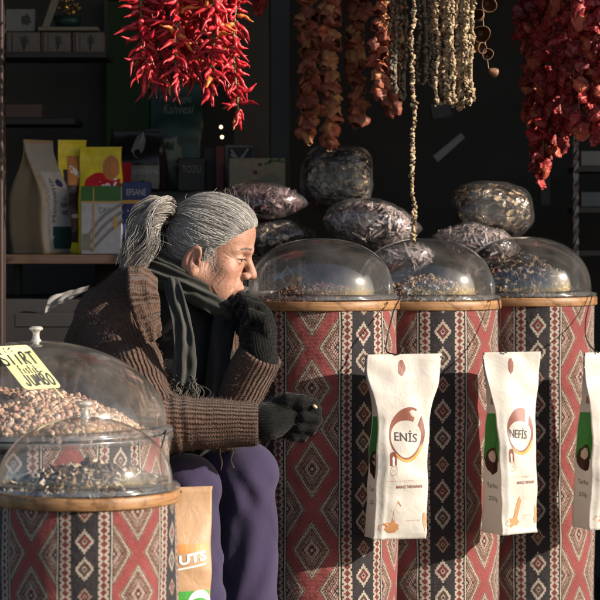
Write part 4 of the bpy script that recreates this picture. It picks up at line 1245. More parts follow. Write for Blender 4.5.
# ================================================================== clear sacks
def sack(name, px, py, d, sx, sy, sz, rot, tilt, label, colf, shapes, n, seed, sq=2.6, upright=False, lump=.014, scale=(.55, 1.0), neck=False, yaw=0.0):
    """pillow of clear film around dried goods; sx,sy,sz half sizes in metres"""
    c = at(px, py, d)
    root = empty(name, c - np.array([0, 0, sz]), label, 'sack', 'clear plastic sacks of dried goods')
    r_ = np.random.default_rng(seed)
    nu, nv = 110, 64
    Rm = np.array(Matrix.Rotation(yaw, 3, 'Z') @ Matrix.Rotation(tilt, 3, 'Y'))
    def surf(th, ph, k=1.0):
        e = 2 / sq
        sg = lambda a, p_: math.copysign(abs(a) ** p_, a)
        x = sg(math.cos(ph), e) * sg(math.cos(th), e); y = sg(math.cos(ph), e) * sg(math.sin(th), e); z = sg(math.sin(ph), e if upright else 1.1)
        q = np.array([x * sx, y * sy, z * sz]) * k
        if not upright:
            # pinched sealed ends
            t_ = abs(x); q[2] *= 1 - .55 * t_ ** 3; q[1] *= 1 + .05 * t_
        nn = Vector(tuple(q * 11 + seed))
        q = q * (1 + lump / max(sx, sz) * 1.0 * mnoise.noise(nn)) + np.array([0, 0, lump * .5 * mnoise.noise(nn * 2.1)])
        w_ = Vector(tuple(q * 42 + seed * 2)); q = q * (1 + .026 * mnoise.noise(w_) + .05 * (.28 - abs(mnoise.noise(w_ * .55 + Vector((7, 1, 3)))))) if k > .95 else q
        return q
    vs = []
    for j in range(nv + 1):
        ph = -PI / 2 + PI * j / nv
        for i in range(nu):
            vs.append(surf(2 * PI * i / nu, ph))
    vs = np.array(vs) @ Rm.T + c
    fs = [(j * nu + i, j * nu + (i + 1) % nu, (j + 1) * nu + (i + 1) % nu, (j + 1) * nu + i) for j in range(nv) for i in range(nu)]
    obj('clear_film', vs, fs, M['film'], root)
    pts = []
    for _ in range(int(n * (2.2 if upright else 1.5))):
        th, ph = r_.uniform(0, 2 * PI), math.asin(r_.uniform(-1, 1)); k = (.90 if upright else .87) - .09 * r_.uniform() ** 1.5
        pts.append(surf(th, ph, k) @ Rm.T + c)
    o_ = scatter_flakes('contents', np.array(pts), shapes, colf, M['flakes'], scale, root, None, seed, c)
    o_['kind'] = 'stuff'
    # opaque heart of the fill so that light does not pass straight through
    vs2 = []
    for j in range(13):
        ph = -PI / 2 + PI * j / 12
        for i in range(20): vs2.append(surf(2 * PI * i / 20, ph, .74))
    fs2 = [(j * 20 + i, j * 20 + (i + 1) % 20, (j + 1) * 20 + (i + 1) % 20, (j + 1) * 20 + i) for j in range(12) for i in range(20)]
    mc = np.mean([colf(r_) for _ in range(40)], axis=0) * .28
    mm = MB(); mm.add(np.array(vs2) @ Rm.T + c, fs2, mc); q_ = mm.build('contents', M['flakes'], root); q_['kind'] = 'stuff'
    return root
def c_mush(r_):
    q = r_.uniform(); c = np.array([.04, .035, .04]) if q < .42 else (np.array([.50, .38, .27]) if q < .68 else np.array([.13, .085, .06])); return c * r_.uniform(.6, 1.3)
def c_purp(r_):
    c = np.array([.15, .075, .078]) if r_.uniform() < .75 else np.array([.26, .18, .19]); return c * r_.uniform(.6, 1.3)
def c_grey(r_):
    q = r_.uniform(); c = np.array([.42, .33, .31]) if q < .55 else (np.array([.26, .18, .165]) if q < .75 else np.array([.56, .49, .46])); return c * r_.uniform(.7, 1.25)
def c_stripe(r_):
    q = r_.uniform(); c = np.array([.035, .028, .026]) if q < .42 else (np.array([.46, .34, .21]) if q < .72 else np.array([.12, .07, .04])); return c * r_.uniform(.7, 1.25)
px2m = lambda px, d: px / FPX * d
petal = [flake_shape(80 + i, .015, .22) for i in range(8)]
long_ = [(lambda s: (s[0] * np.array([1.5, .5, 1]), s[1], s[2]))(flake_shape(110 + i, .019, .2)) for i in range(8)]
sack('dried_goods_sack', 336, 178, 5.70, px2m(36, 5.7), .075, px2m(32, 5.7), 0, 0, 'upright clear sack of dark and cream dried slices, rearmost left', c_mush, petal, 520, 3, 3.2, True, .012)
sack('dried_goods_sack', 262, 201, 5.56, px2m(46, 5.56), .11, px2m(19, 5.56), 0, math.radians(3), 'dark purple clear sack lying on top of another behind the woman', c_purp, long_, 460, 5, 2.6, lump=.012)
sack('dried_goods_sack', 276, 237, 5.58, px2m(41, 5.58), .11, px2m(19, 5.58), 0, math.radians(-2), 'clear sack of dark chips under the dark purple sack', c_mush, petal, 480, 7, 2.6)
sack('dried_goods_sack', 372, 224, 5.44, px2m(51, 5.44), .11, px2m(25, 5.44), 0, math.radians(5), 'large greyish pink clear sack lying at an angle, in front of the upright dark sack', c_grey, long_, 560, 11, 2.6)
sack('dried_goods_sack', 398, 258, 5.46, px2m(36, 5.46), .10, px2m(17, 5.46), 0, math.radians(-9), 'small pale clear sack squeezed under the large greyish pink one', c_grey, long_, 400, 13, 2.6)
sack('dried_goods_sack', 476, 243, 5.50, px2m(44, 5.5), .10, px2m(19, 5.5), 0, math.radians(8), 'greyish pink clear sack with a pointed end lying between the two right domes', c_grey, long_, 500, 17, 2.6)
sack('dried_goods_sack', 492, 209, 5.64, px2m(41, 5.64), .085, px2m(28, 5.64), 0, math.radians(2), 'plump clear sack of brown and cream striped pieces, rearmost right', c_stripe, petal, 560, 19, 2.9, True, .014)
# ================================================================== hanging strings
RAIL_Z = 1.845
M['chili'] = mat_vcol('red_chili_skin', .42, .25, 120, .5, .18, 40)
M['aubergine'] = mat_vcol('dried_shell_skin', .55, .6, 90, .5, .45, 35)
M['pepper'] = mat_vcol('dried_pepper_skin', .50, .6, 70, .5, .45, 30)
M['okra'] = mat_vcol('dried_okra', .55, .5, 300, .35, .3, 120)
M['string'] = mat_plain('cotton_string', (.32, .26, .19), .8, .2, 60)
M['cup'] = mat_vcol('dried_cup_skin', .5, .5, 90, .4, .35, 50)

def chili_mesh(seed):
    r_ = np.random.default_rng(seed)
    L = r_.uniform(.046, .068); R = r_.uniform(.0066, .0088)
    n = 16
    s = np.linspace(0, 1, n)
    bend = r_.uniform(-.35, .5)
    path = np.stack([s * L, .0 * s, -bend * L * s ** 2 + .06 * L * np.sin(s * 7 + seed)], 1)
    rad = R * np.clip(np.minimum((s + .03) * 9, 1), 0, 1) * (1 - s ** 2.2) ** .9 + .0006
    rad *= 1 + .12 * np.sin(s * 19 + seed * 2)
    v, f = tube(path, rad, 9, True, .82)
    red = np.array([.50, .020, .030]) * r_.uniform(.75, 1.1)
    if seed % 12 == 5: red = np.array([.56, .17, .03])
    c = np.tile(np.array([*red, 1]), (len(v), 1))
    v2, f2 = tube([(-.010, 0, .003), (-.004, 0, .0005), (.001, 0, 0), (.0035, 0, 0)], [.0012, .0016, .0050, .0056], 7)
    c2_ = np.tile(np.array([.20, .12, .03, 1]), (len(v2), 1))
    return make_mesh('chili', np.vstack([v, v2]), list(f) + [tuple(i + len(v) for i in q) for q in f2], True, M['chili'], None, {'col': np.vstack([c, c2_])})
chili_me = [chili_mesh(i) for i in range(12)]

def garland(name, px, d, bottom, label, cat, group, meshes, partname, step, radius, droop, scale, seed, top_z=1.62, tilt_rnd=.35, sway=.004, r0=.0):
    p0 = at(px, bottom, d)
    root = empty(name, (p0[0], d, p0[2]), label, cat, group)
    r_ = np.random.default_rng(seed)
    zs = np.arange(p0[2] + .03, top_z, step)
    path = [(p0[0] + sway * math.sin(z * 21 + seed), d + sway * math.cos(z * 17 + seed), z) for z in np.linspace(p0[2] + .022, RAIL_Z, 30)]
    v, f = tube(path, .0016, 5); obj('string', v, f, M['string'], root)
    a_ = r_.uniform(0, 6)
    for k_, z in enumerate(zs):
        a_ += 2.4 + r_.normal() * .45
        dr = droop + r_.normal() * tilt_rnd
        if k_ < 5: dr = droop + .75 - .1 * k_ + r_.normal() * .15
        dr = max(-.5, min(1.45, dr))
        di = Vector((math.cos(a_) * math.cos(dr), math.sin(a_) * math.cos(dr), -math.sin(dr)))
        q = di.to_track_quat('X', 'Z') @ Matrix.Rotation(r_.uniform(-1.2, 1.2), 3, 'X').to_quaternion()
        px_ = p0[0] + sway * math.sin(z * 21 + seed); py_ = d + sway * math.cos(z * 17 + seed)
        loc = np.array([px_, py_, z]) + np.array(di) * (radius + r0 * r_.uniform())
        inst(partname, meshes[r_.integers(len(meshes))], loc, q, scale * r_.uniform(.85, 1.15), root)
    return root
GC = 'garlands of red chillies'
chl = [(143, 4.96, 89, 'garland of red chillies, leftmost of the bunch'), (161, 5.04, 94, 'garland of red chillies, second from the left in the bunch'),
       (178, 4.94, 92, 'garland of red chillies hanging in front in the middle of the bunch'), (197, 5.02, 78, 'short garland of red chillies right of the middle of the bunch'),
       (212, 4.93, 102, 'bright garland of red chillies left of the longest one'), (150, 5.07, 84, 'garland of red chillies behind the two leftmost ones'), (187, 5.08, 88, 'garland of red chillies at the back in the middle of the bunch'), (224, 5.06, 92, 'garland of red chillies behind the bright one, beside the longest'),
       (236, 4.97, 130, 'longest garland of red chillies, rightmost of the bunch')]
for i, (px, d, bt, lab) in enumerate(chl):
    narrow = i == 8
    garland('chili_garland', px, d, bt, lab, 'chilli garland', GC, chili_me, 'chili', .0036 if not narrow else .0042, .004, .42, .72 if not narrow else .62, 100 + i, 1.55, .40, .005)

def shell_mesh(seed, kind):
    """hollow dried vegetable shell: a crumpled open cup"""
    r_ = np.random.default_rng(seed)
    nu, nv = 26, 13
    vs = []; R, L = (.021, .034) if kind == 'aub' else (.020, .045)
    ph = r_.uniform(0, 6, 4)
    sq = r_.uniform(.55, .9)
    for layer in (0, 1):
        for j in range(nv):
            t_ = j / (nv - 1)
            for i in range(nu):
                a_ = 2 * PI * i / nu
                rr = R * (.42 + .58 * math.sin(PI * (.12 + .66 * t_))) * (1 + .22 * math.sin(2 * a_ + ph[0] + t_ * 2) + .13 * math.sin(5 * a_ + ph[1] + 3 * t_) + .08 * math.sin(9 * a_ + ph[2]))
                rr -= layer * .0022
                z = (t_ - .5) * L * (1 + .12 * math.sin(3 * a_ + ph[3])) - layer * .0 + layer * (.002 if t_ < .1 else 0)
                vs.append((z, rr * math.cos(a_), rr * math.sin(a_) * sq))
    vs = np.array(vs); o = nu * nv; fs = []
    for j in range(nv - 1):
        for i in range(nu):
            k = (i + 1) % nu
            fs.append((j * nu + i, j * nu + k, (j + 1) * nu + k, (j + 1) * nu + i))
            fs.append((o + j * nu + i, o + (j + 1) * nu + i, o + (j + 1) * nu + k, o + j * nu + k))
    for i in range(nu):
        k = (i + 1) % nu; j = nv - 1
        fs.append((j * nu + i, j * nu + k, o + j * nu + k, o + j * nu + i))
    fs.append(tuple(range(nu))[::-1]); fs.append(tuple(o + i for i in range(nu)))
    for i in range(len(vs)):
        n_ = mnoise.noise(Vector(tuple(vs[i] * 70 + seed))); vs[i] = vs[i] * (1 + .30 * n_ + .12 * mnoise.noise(Vector(tuple(vs[i] * 190 + seed))))
    base = {'aub': [(.36, .095, .045), (.42, .13, .060), (.28, .080, .045), (.44, .19, .075)], 'red': [(.14, .009, .011), (.18, .012, .013), (.09, .009, .009), (.21, .025, .013)]}[kind][seed % 4]
    c = np.tile(np.array([*base, 1.0]), (len(vs), 1)); c[o:, :3] *= .8
    return make_mesh('dried_shell', vs, fs, True, M['aubergine'] if kind == 'aub' else M['pepper'], None, {'col': c})
aub = [shell_mesh(i, 'aub') for i in range(8)]
GA = 'strings of dried aubergine shells'
for i, (px, d, bt, lab) in enumerate([(308, 5.42, 146, 'dim string of brown dried shells, leftmost and second longest'), (330, 5.36, 150, 'dim string of brown dried shells beside the leftmost one, reaching lowest'),
                                      (357, 5.46, 128, 'dim reddish string of dried shells left of the sunlit one'), (381, 5.10, 102, 'sunlit string of orange brown dried shells next to the okra strings'), (394, 5.40, 120, 'dim string of dried shells behind the sunlit one and the okra')]):
    garland('dried_shell_string', px, d, bt, lab, 'dried vegetable string', GA, aub, 'dried_shell', .0105, .007, .5, .88 if i != 3 else .70, 200 + i, 1.62, .5, .004, .008)

def crumple_mesh(seed):
    """flattened wrinkled dried pepper"""
    r_ = np.random.default_rng(seed)
    nu, nv = 30, 30
    vs = []; L, W, T = r_.uniform(.05, .07), r_.uniform(.018, .026), r_.uniform(.007, .012)
    for j in range(nv + 1):
        t_ = j / nv; env = math.sin(PI * min(1, t_ * .97 + .03)) ** .6
        for i in range(nu):
            a_ = 2 * PI * i / nu
            p = Vector((t_ * L, W * env * math.cos(a_), T * env * math.sin(a_)))
            q = p * 52 + Vector((seed * 3.1, 0, 0))
            p += Vector((0, .010 * mnoise.noise(q), .014 * mnoise.noise(q + Vector((9, 4, 1))))) + Vector((0, .004 * mnoise.noise(q * 2.4), .0065 * (.5 - abs(mnoise.noise(q * 1.9 + Vector((3, 1, 2)))) * 2) + .002 * mnoise.noise(q * 6)))
            p.z += .25 * p.y * math.sin(t_ * 5 + seed) - .5 * t_ * t_ * L * r_.uniform(.55, .6)
            vs.append(tuple(p))
    fs = [(j * nu + i, j * nu + (i + 1) % nu, (j + 1) * nu + (i + 1) % nu, (j + 1) * nu + i) for j in range(nv) for i in range(nu)]
    base = [(.30, .020, .020), (.38, .028, .026), (.20, .016, .017), (.42, .075, .035)][seed % 4]
    return make_mesh('dried_pepper', vs, fs, True, M['pepper'], None, {'col': np.tile(np.array([*base, 1.0]), (len(vs), 1))})
crm = [crumple_mesh(i) for i in range(8)]
GP = 'strings of dried red peppers at the right'
for i, (px, d, bt, lab) in enumerate([(529, 5.48, 118, 'short dark string of dried red peppers at the left back of the right hand bunch'), (571, 5.36, 128, 'string of dried red peppers in the middle of the right hand bunch, partly hidden'), (596, 5.32, 132, 'string of dried red peppers between the glinting one and the picture edge'), (541, 5.44, 178, 'long dark string of wrinkled dried red peppers, reaching lowest of the right hand bunch'), (561, 5.40, 150, 'dark string of wrinkled dried red peppers just right of the lowest reaching one'),
                                      (582, 5.16, 136, 'string of wrinkled dried red peppers with bright glints near the right edge'), (606, 5.14, 142, 'string of wrinkled dried red peppers cut off by the right picture edge')]):
    garland('pepper_string', px, d, bt, lab, 'dried pepper string', GP, crm, 'dried_pepper', .0080, .003, .55, .72, 300 + i, 1.62, .5, .006, .004)
# a dim one high up behind the chillies
garland('pepper_string', 262, 5.62, 10, 'dim red brown dried pepper string high up right of the chillies', 'dried pepper string', None, crm, 'dried_pepper', .012, .003, .5, .7, 330, 1.62, .5, .004, .004)

# okra strings: loops of small ribbed pods
def bead_shape(seed):
    r_ = np.random.default_rng(seed)
    n, m = 5, 6
    vs = []
    for j in range(n):
        t_ = j / (n - 1)
        r = .0042 * (1 - t_) ** .55 * (.55 + 1.1 * t_) * (1 + .12 * r_.normal())
        for i in range(m):
            a_ = 2 * PI * i / m
            rr = r * (1 + .35 * (i % 2))
            vs.append((rr * math.cos(a_), rr * math.sin(a_), (t_ - .4) * .0125 * r_.uniform(.9, 1.1)))
    fs = [(j * m + i, j * m + (i + 1) % m, (j + 1) * m + (i + 1) % m, (j + 1) * m + i) for j in range(n - 1) for i in range(m)]
    return np.array(vs), np.array(fs), len(vs)
bead_sh = [bead_shape(i) for i in range(8)]
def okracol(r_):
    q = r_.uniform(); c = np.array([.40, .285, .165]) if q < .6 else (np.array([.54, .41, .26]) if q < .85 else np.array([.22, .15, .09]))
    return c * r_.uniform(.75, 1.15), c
def okracol_shaded(r_):
    c = np.array([.20, .165, .125]) if r_.uniform() < .7 else np.array([.13, .10, .07]); return c * r_.uniform(.75, 1.2), c  # darker pod colours carry the shade of the loops farther back
def okra(px, d, bt, label, colf, seed, group, px2=None, tail=False, size=(.8, 1.1)):
    r_ = np.random.default_rng(seed)
    p = at(px, bt, d); top = 1.60
    pts = []
    z = p[2]
    w = ((px2 or px) - px) / FPX * d
    zs = np.arange(p[2] + (abs(w) / 2 if w else 0), top, .0046)
    sway = lambda z: .0025 * math.sin(z * 26 + seed) + .0015 * math.sin(z * 61 + seed * 2)
    for z in zs:
        pts.append((p[0] + sway(z) + r_.normal() * .0016, d + r_.normal() * .0022, z))
        if w: pts.append((p[0] + w + sway(z + .3) + r_.normal() * .0011, d + r_.normal() * .0016, z))
    if w:
        for a_ in np.linspace(PI, 2 * PI, max(4, int(abs(w) * 1.6 / .006))):
            pts.append((p[0] + w / 2 + abs(w) / 2 * math.cos(a_), d + r_.normal() * .001, p[2] + abs(w) / 2 + abs(w) / 2 * math.sin(a_)))
    if tail:
        for _ in range(5): pts.append((p[0] + r_.normal() * .004, d + r_.normal() * .003, p[2] + r_.uniform(-.004, .01)))
    o_ = scatter_mesh('okra_string', np.array(pts), bead_sh, colf, M['okra'], size, None, (p[0], d, p[2]), seed)
    tag(o_, label, 'okra string', group)
    v, f = tube([(p[0] + sway(z), d, z) for z in np.linspace(p[2] + .004, RAIL_Z, 40)], .0011, 4)
    obj('string', v, f, M['string'], o_)
    if w:
        v, f = tube([(p[0] + w, d, z) for z in np.linspace(p[2] + abs(w) / 2, RAIL_Z, 12)], .0011, 4); obj('string', v, f, M['string'], o_)
    return o_
GO = 'strings of small dried okra'
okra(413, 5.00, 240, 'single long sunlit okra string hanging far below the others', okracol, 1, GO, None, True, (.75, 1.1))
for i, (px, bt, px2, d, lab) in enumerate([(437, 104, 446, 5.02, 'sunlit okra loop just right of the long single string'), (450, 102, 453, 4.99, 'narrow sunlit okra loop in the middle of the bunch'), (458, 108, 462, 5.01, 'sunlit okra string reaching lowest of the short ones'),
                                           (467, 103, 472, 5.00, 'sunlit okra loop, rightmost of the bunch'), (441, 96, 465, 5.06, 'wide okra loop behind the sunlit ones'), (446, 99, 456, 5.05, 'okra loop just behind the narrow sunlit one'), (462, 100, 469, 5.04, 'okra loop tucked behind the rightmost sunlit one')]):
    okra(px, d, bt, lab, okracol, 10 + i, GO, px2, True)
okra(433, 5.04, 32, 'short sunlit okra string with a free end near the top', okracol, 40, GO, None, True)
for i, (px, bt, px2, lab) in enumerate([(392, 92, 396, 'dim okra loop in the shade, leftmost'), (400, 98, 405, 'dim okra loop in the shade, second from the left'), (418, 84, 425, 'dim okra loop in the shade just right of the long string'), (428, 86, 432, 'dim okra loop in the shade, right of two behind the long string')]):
    okra(px, 5.24 + .03 * i, bt, lab, okracol_shaded, 50 + i, GO, px2)

# hollow dried cups with their openings showing
def cup_mesh(seed, R):
    r_ = np.random.default_rng(seed); nu, nv = 26, 9; vs = []
    ph = r_.uniform(0, 6, 3); e = r_.uniform(.75, 1.0)
    for layer in (0, 1):
        for j in range(nv):
            t_ = j / (nv - 1)
            for i in range(nu):
                a_ = 2 * PI * i / nu
                rr = (R - layer * .0018) * (.3 + .7 * math.sin(t_ * PI / 2)) * (1 + .07 * math.sin(2 * a_ + ph[0]) + .05 * math.sin(3 * a_ + ph[1]))
                vs.append((rr * math.cos(a_), -t_ * R * 1.5 + (layer * .002 if j == 0 else 0), rr * e * math.sin(a_)))
    o = nu * nv; fs = []
    for j in range(nv - 1):
        for i in range(nu):
            k = (i + 1) % nu
            fs.append((j * nu + i, (j + 1) * nu + i, (j + 1) * nu + k, j * nu + k)); fs.append((o + j * nu + i, o + j * nu + k, o + (j + 1) * nu + k, o + (j + 1) * nu + i))
    for i in range(nu):
        k = (i + 1) % nu; j = nv - 1; fs.append((j * nu + i, o + j * nu + i, o + j * nu + k, j * nu + k))
    fs.append(tuple(range(nu))); fs.append(tuple(o + i for i in range(nu))[::-1])
    c = np.tile(np.array([.22, .115, .060, 1.0]), (len(vs), 1)); c[o:, :3] = (.10, .045, .022)
    return make_mesh('dried_cup', vs, fs, True, M['cup'], None, {'col': c})
p = at(482, 52, 5.12)
cs = empty('cup_string', (p[0], p[1], p[2]), 'string of hollow brown dried cups showing their round openings, right of the okra', 'dried vegetable string')
for (x, y, R, yw, s_) in ((487, 3, .0175, .1, 1), (481, 19, .0165, -.5, 2), (481, 33, .0200, -.1, 3), (474, 48, .0150, .9, 4), (487, 57, .0130, .0, 5), (489, 70, .012, 2.2, 6)):
    q = at(x, y, 5.10 + .012 * (s_ % 2))
    inst('dried_cup', cup_mesh(400 + s_, R), q, Matrix.Rotation(yw, 3, 'Z').to_quaternion() @ Matrix.Rotation(.3 * math.sin(s_ * 2.3), 3, 'X').to_quaternion(), 1.0, cs)
v, f = tube([at(489, 72, 5.13), at(486, 50, 5.13), at(483, 20, 5.13), np.array([at(484, 0, 5.13)[0], 5.13, RAIL_Z])], .0011, 5); obj('string', v, f, M['string'], cs)
# ================================================================== the seated woman
M['skin'] = None
def mat_skin():
    t = NT('skin'); co = t.coord()
    n1 = t.noise(26, 4, co); n2 = t.noise(220, 4, co)
    c = t.ramp(t.math('ADD', t.math('MULTIPLY', n1, .6), t.math('MULTIPLY', t.noise(110, 5, co), .4)), [(.32, (.285, .14, .095)), (.66, (.40, .225, .16))])
    rd = t.attr('blush').outputs['Fac']
    c = t.mix(rd, c, (.37, .145, .105))
    h = t.math('ADD', n2, t.math('MULTIPLY', t.noise(80, 4, co), .6))
    t.bsdf(c, .50, .34, t.bump(t.math('ADD', h, t.math('MULTIPLY', t.noise(45, 5, co, .65, 1.0), .8)), .36, .0024), Subsurface_Weight=.12, Subsurface_Radius=(.010, .004, .002), Subsurface_Scale=.6)
    return t.m
M['skin'] = mat_skin()
M['hair'] = mat_vcol('grey_hair', .40, 0, 10, .55, .12, 30)
def mat_knit(name, col, kind, per, amp=1.0, dark=.5):
    """knit from the garment's own coordinates: attribute kn = (along, around, region)"""
    t = NT(name)
    s = t.n('ShaderNodeSeparateXYZ'); t.l(t.attr('kn').outputs['Vector'], s.inputs[0])
    co = t.coord()
    wob = t.math('MULTIPLY', t.math('SUBTRACT', t.noise(28, 3, co), .5), .010)
    al = t.math('ADD', s.outputs[0], wob); ar = t.math('ADD', s.outputs[1], wob)
    rib = t.math('SINE', t.math('MULTIPLY', ar, 2 * PI / per))
    st = t.math('SINE', t.math('ADD', t.math('MULTIPLY', al, 2 * PI / (per * .55)), t.math('MULTIPLY', rib, 1.2)))
    h_rib = t.math('ADD', t.math('MULTIPLY', rib, .7), t.math('MULTIPLY', st, .10))
    hc = t.math('MULTIPLY', t.math('SINE', t.math('MULTIPLY', t.math('ADD', al, ar), PI / (per * .85))), t.math('SINE', t.math('MULTIPLY', t.math('SUBTRACT', al, ar), PI / (per * .85))))
    h_hc = t.math('SUBTRACT', 1.0, t.math('POWER', t.math('ABSOLUTE', hc), .6))
    h = t.n('ShaderNodeMix'); t.l(s.outputs[2], h.inputs[0]); t.l(h_rib, h.inputs[2]); t.l(h_hc, h.inputs[3])
    hh = h.outputs[0]
    fz = t.noise(520, 4, co)
    hh2 = t.math('ADD', hh, t.math('MULTIPLY', fz, .7))
    nz = t.noise(140, 4, co)
    c = t.ramp(nz, [(.3, tuple(x * .72 for x in col)), (.7, tuple(x * 1.22 for x in col))])
    c = t.mul(c, t.ramp(t.noise(7, 3, co), [(.3, (.86, .86, .86)), (.7, (1.08, 1.06, 1.05))]))
    t.bsdf(c, .92, .12, t.bump(hh2, .9 * amp, per * .55), Sheen_Weight=.10, Sheen_Roughness=.5)
    return t.m
M['cardigan'] = mat_knit('brown_knit', (.105, .060, .042), 'rib', .0088)
M['glove'] = mat_knit('black_wool', (.0075, .0075, .0072), 'rib', .0052, .28)
def mat_cloth(name, col, scale=300, bump=.3, sheen=.2, stripe=None):
    t = NT(name); co = t.coord()
    nz = t.noise(scale, 3, co); n2 = t.noise(9, 4, co)
    c = t.ramp(n2, [(.3, tuple(x * .85 for x in col)), (.7, tuple(x * 1.12 for x in col))])
    wr_ = t.bump(t.noise(17, 4, co, .5, .35), .25, .012)
    if stripe:
        a = t.attr('kn'); s = t.n('ShaderNodeSeparateXYZ'); t.l(a.outputs['Vector'], s.inputs[0])
        f = t.math('GREATER_THAN', t.math('SINE', t.math('ADD', t.math('MULTIPLY', s.outputs[1], 2 * PI / .021), t.math('MULTIPLY', n2, 3.0))), .60)
        c = t.mix(t.math('MULTIPLY', f, .8), c, stripe)
    t.bsdf(c, .88, .15, t.bump(nz, bump, .001, wr_), Sheen_Weight=sheen)
    return t.m
M['trousers'] = mat_cloth('purple_cloth', (.034, .026, .060), 500, .2, .15)
M['scarf'] = mat_cloth('grey_green_scarf', (.028, .0285, .0255), 420, .4, .12, (.055, .054, .048))
M['top'] = mat_cloth('black_top', (.014, .014, .015), 300, .3, .1)
M['shoe'] = mat_plain('black_leather', (.02, .018, .018), .45, .2, 30)
M['elastic'] = mat_plain('dark_hair_tie', (.02, .02, .024), .7, .2, 60)
M['eye'] = None

seat_c = at(92, 505, 4.93)
woman = empty('person', (seat_c[0], seat_c[1], .0), 'grey haired woman in profile sitting hunched in a brown cardigan, gloved hand at her mouth', 'person')

# joints
J = {k: at(*p) for k, p in dict(
    pelvis=(92, 512, 4.93), belly=(118, 440, 4.86), chest=(150, 355, 4.78), neck=(168, 288, 4.70),
    rsh=(112, 322, 4.67), relb=(152, 424, 4.42), rwri=(262, 424, 4.42),
    lsh=(214, 325, 4.86), lelb=(222, 424, 4.62), lwri=(262, 352, 4.56),
    rhip=(68, 515, 4.86), rkn=(187, 487, 4.50), rank=(198, 690, 4.54),
    lhip=(122, 512, 5.00), lkn=(246, 474, 4.64), lank=(248, 690, 4.66)).items()}
# head frame
HC = at(203.5, 253, 4.63)
yw, pt = math.radians(6), math.radians(13)
hf = np.array([math.cos(pt) * math.cos(yw), -math.cos(pt) * math.sin(yw), -math.sin(pt)])
hl = np.array([math.sin(yw), math.cos(yw), 0.0]); hu = np.cross(hf, hl)
def HL(x, y, z): return HC + HS * (hf * x + hl * y + hu * z)
HS = .905

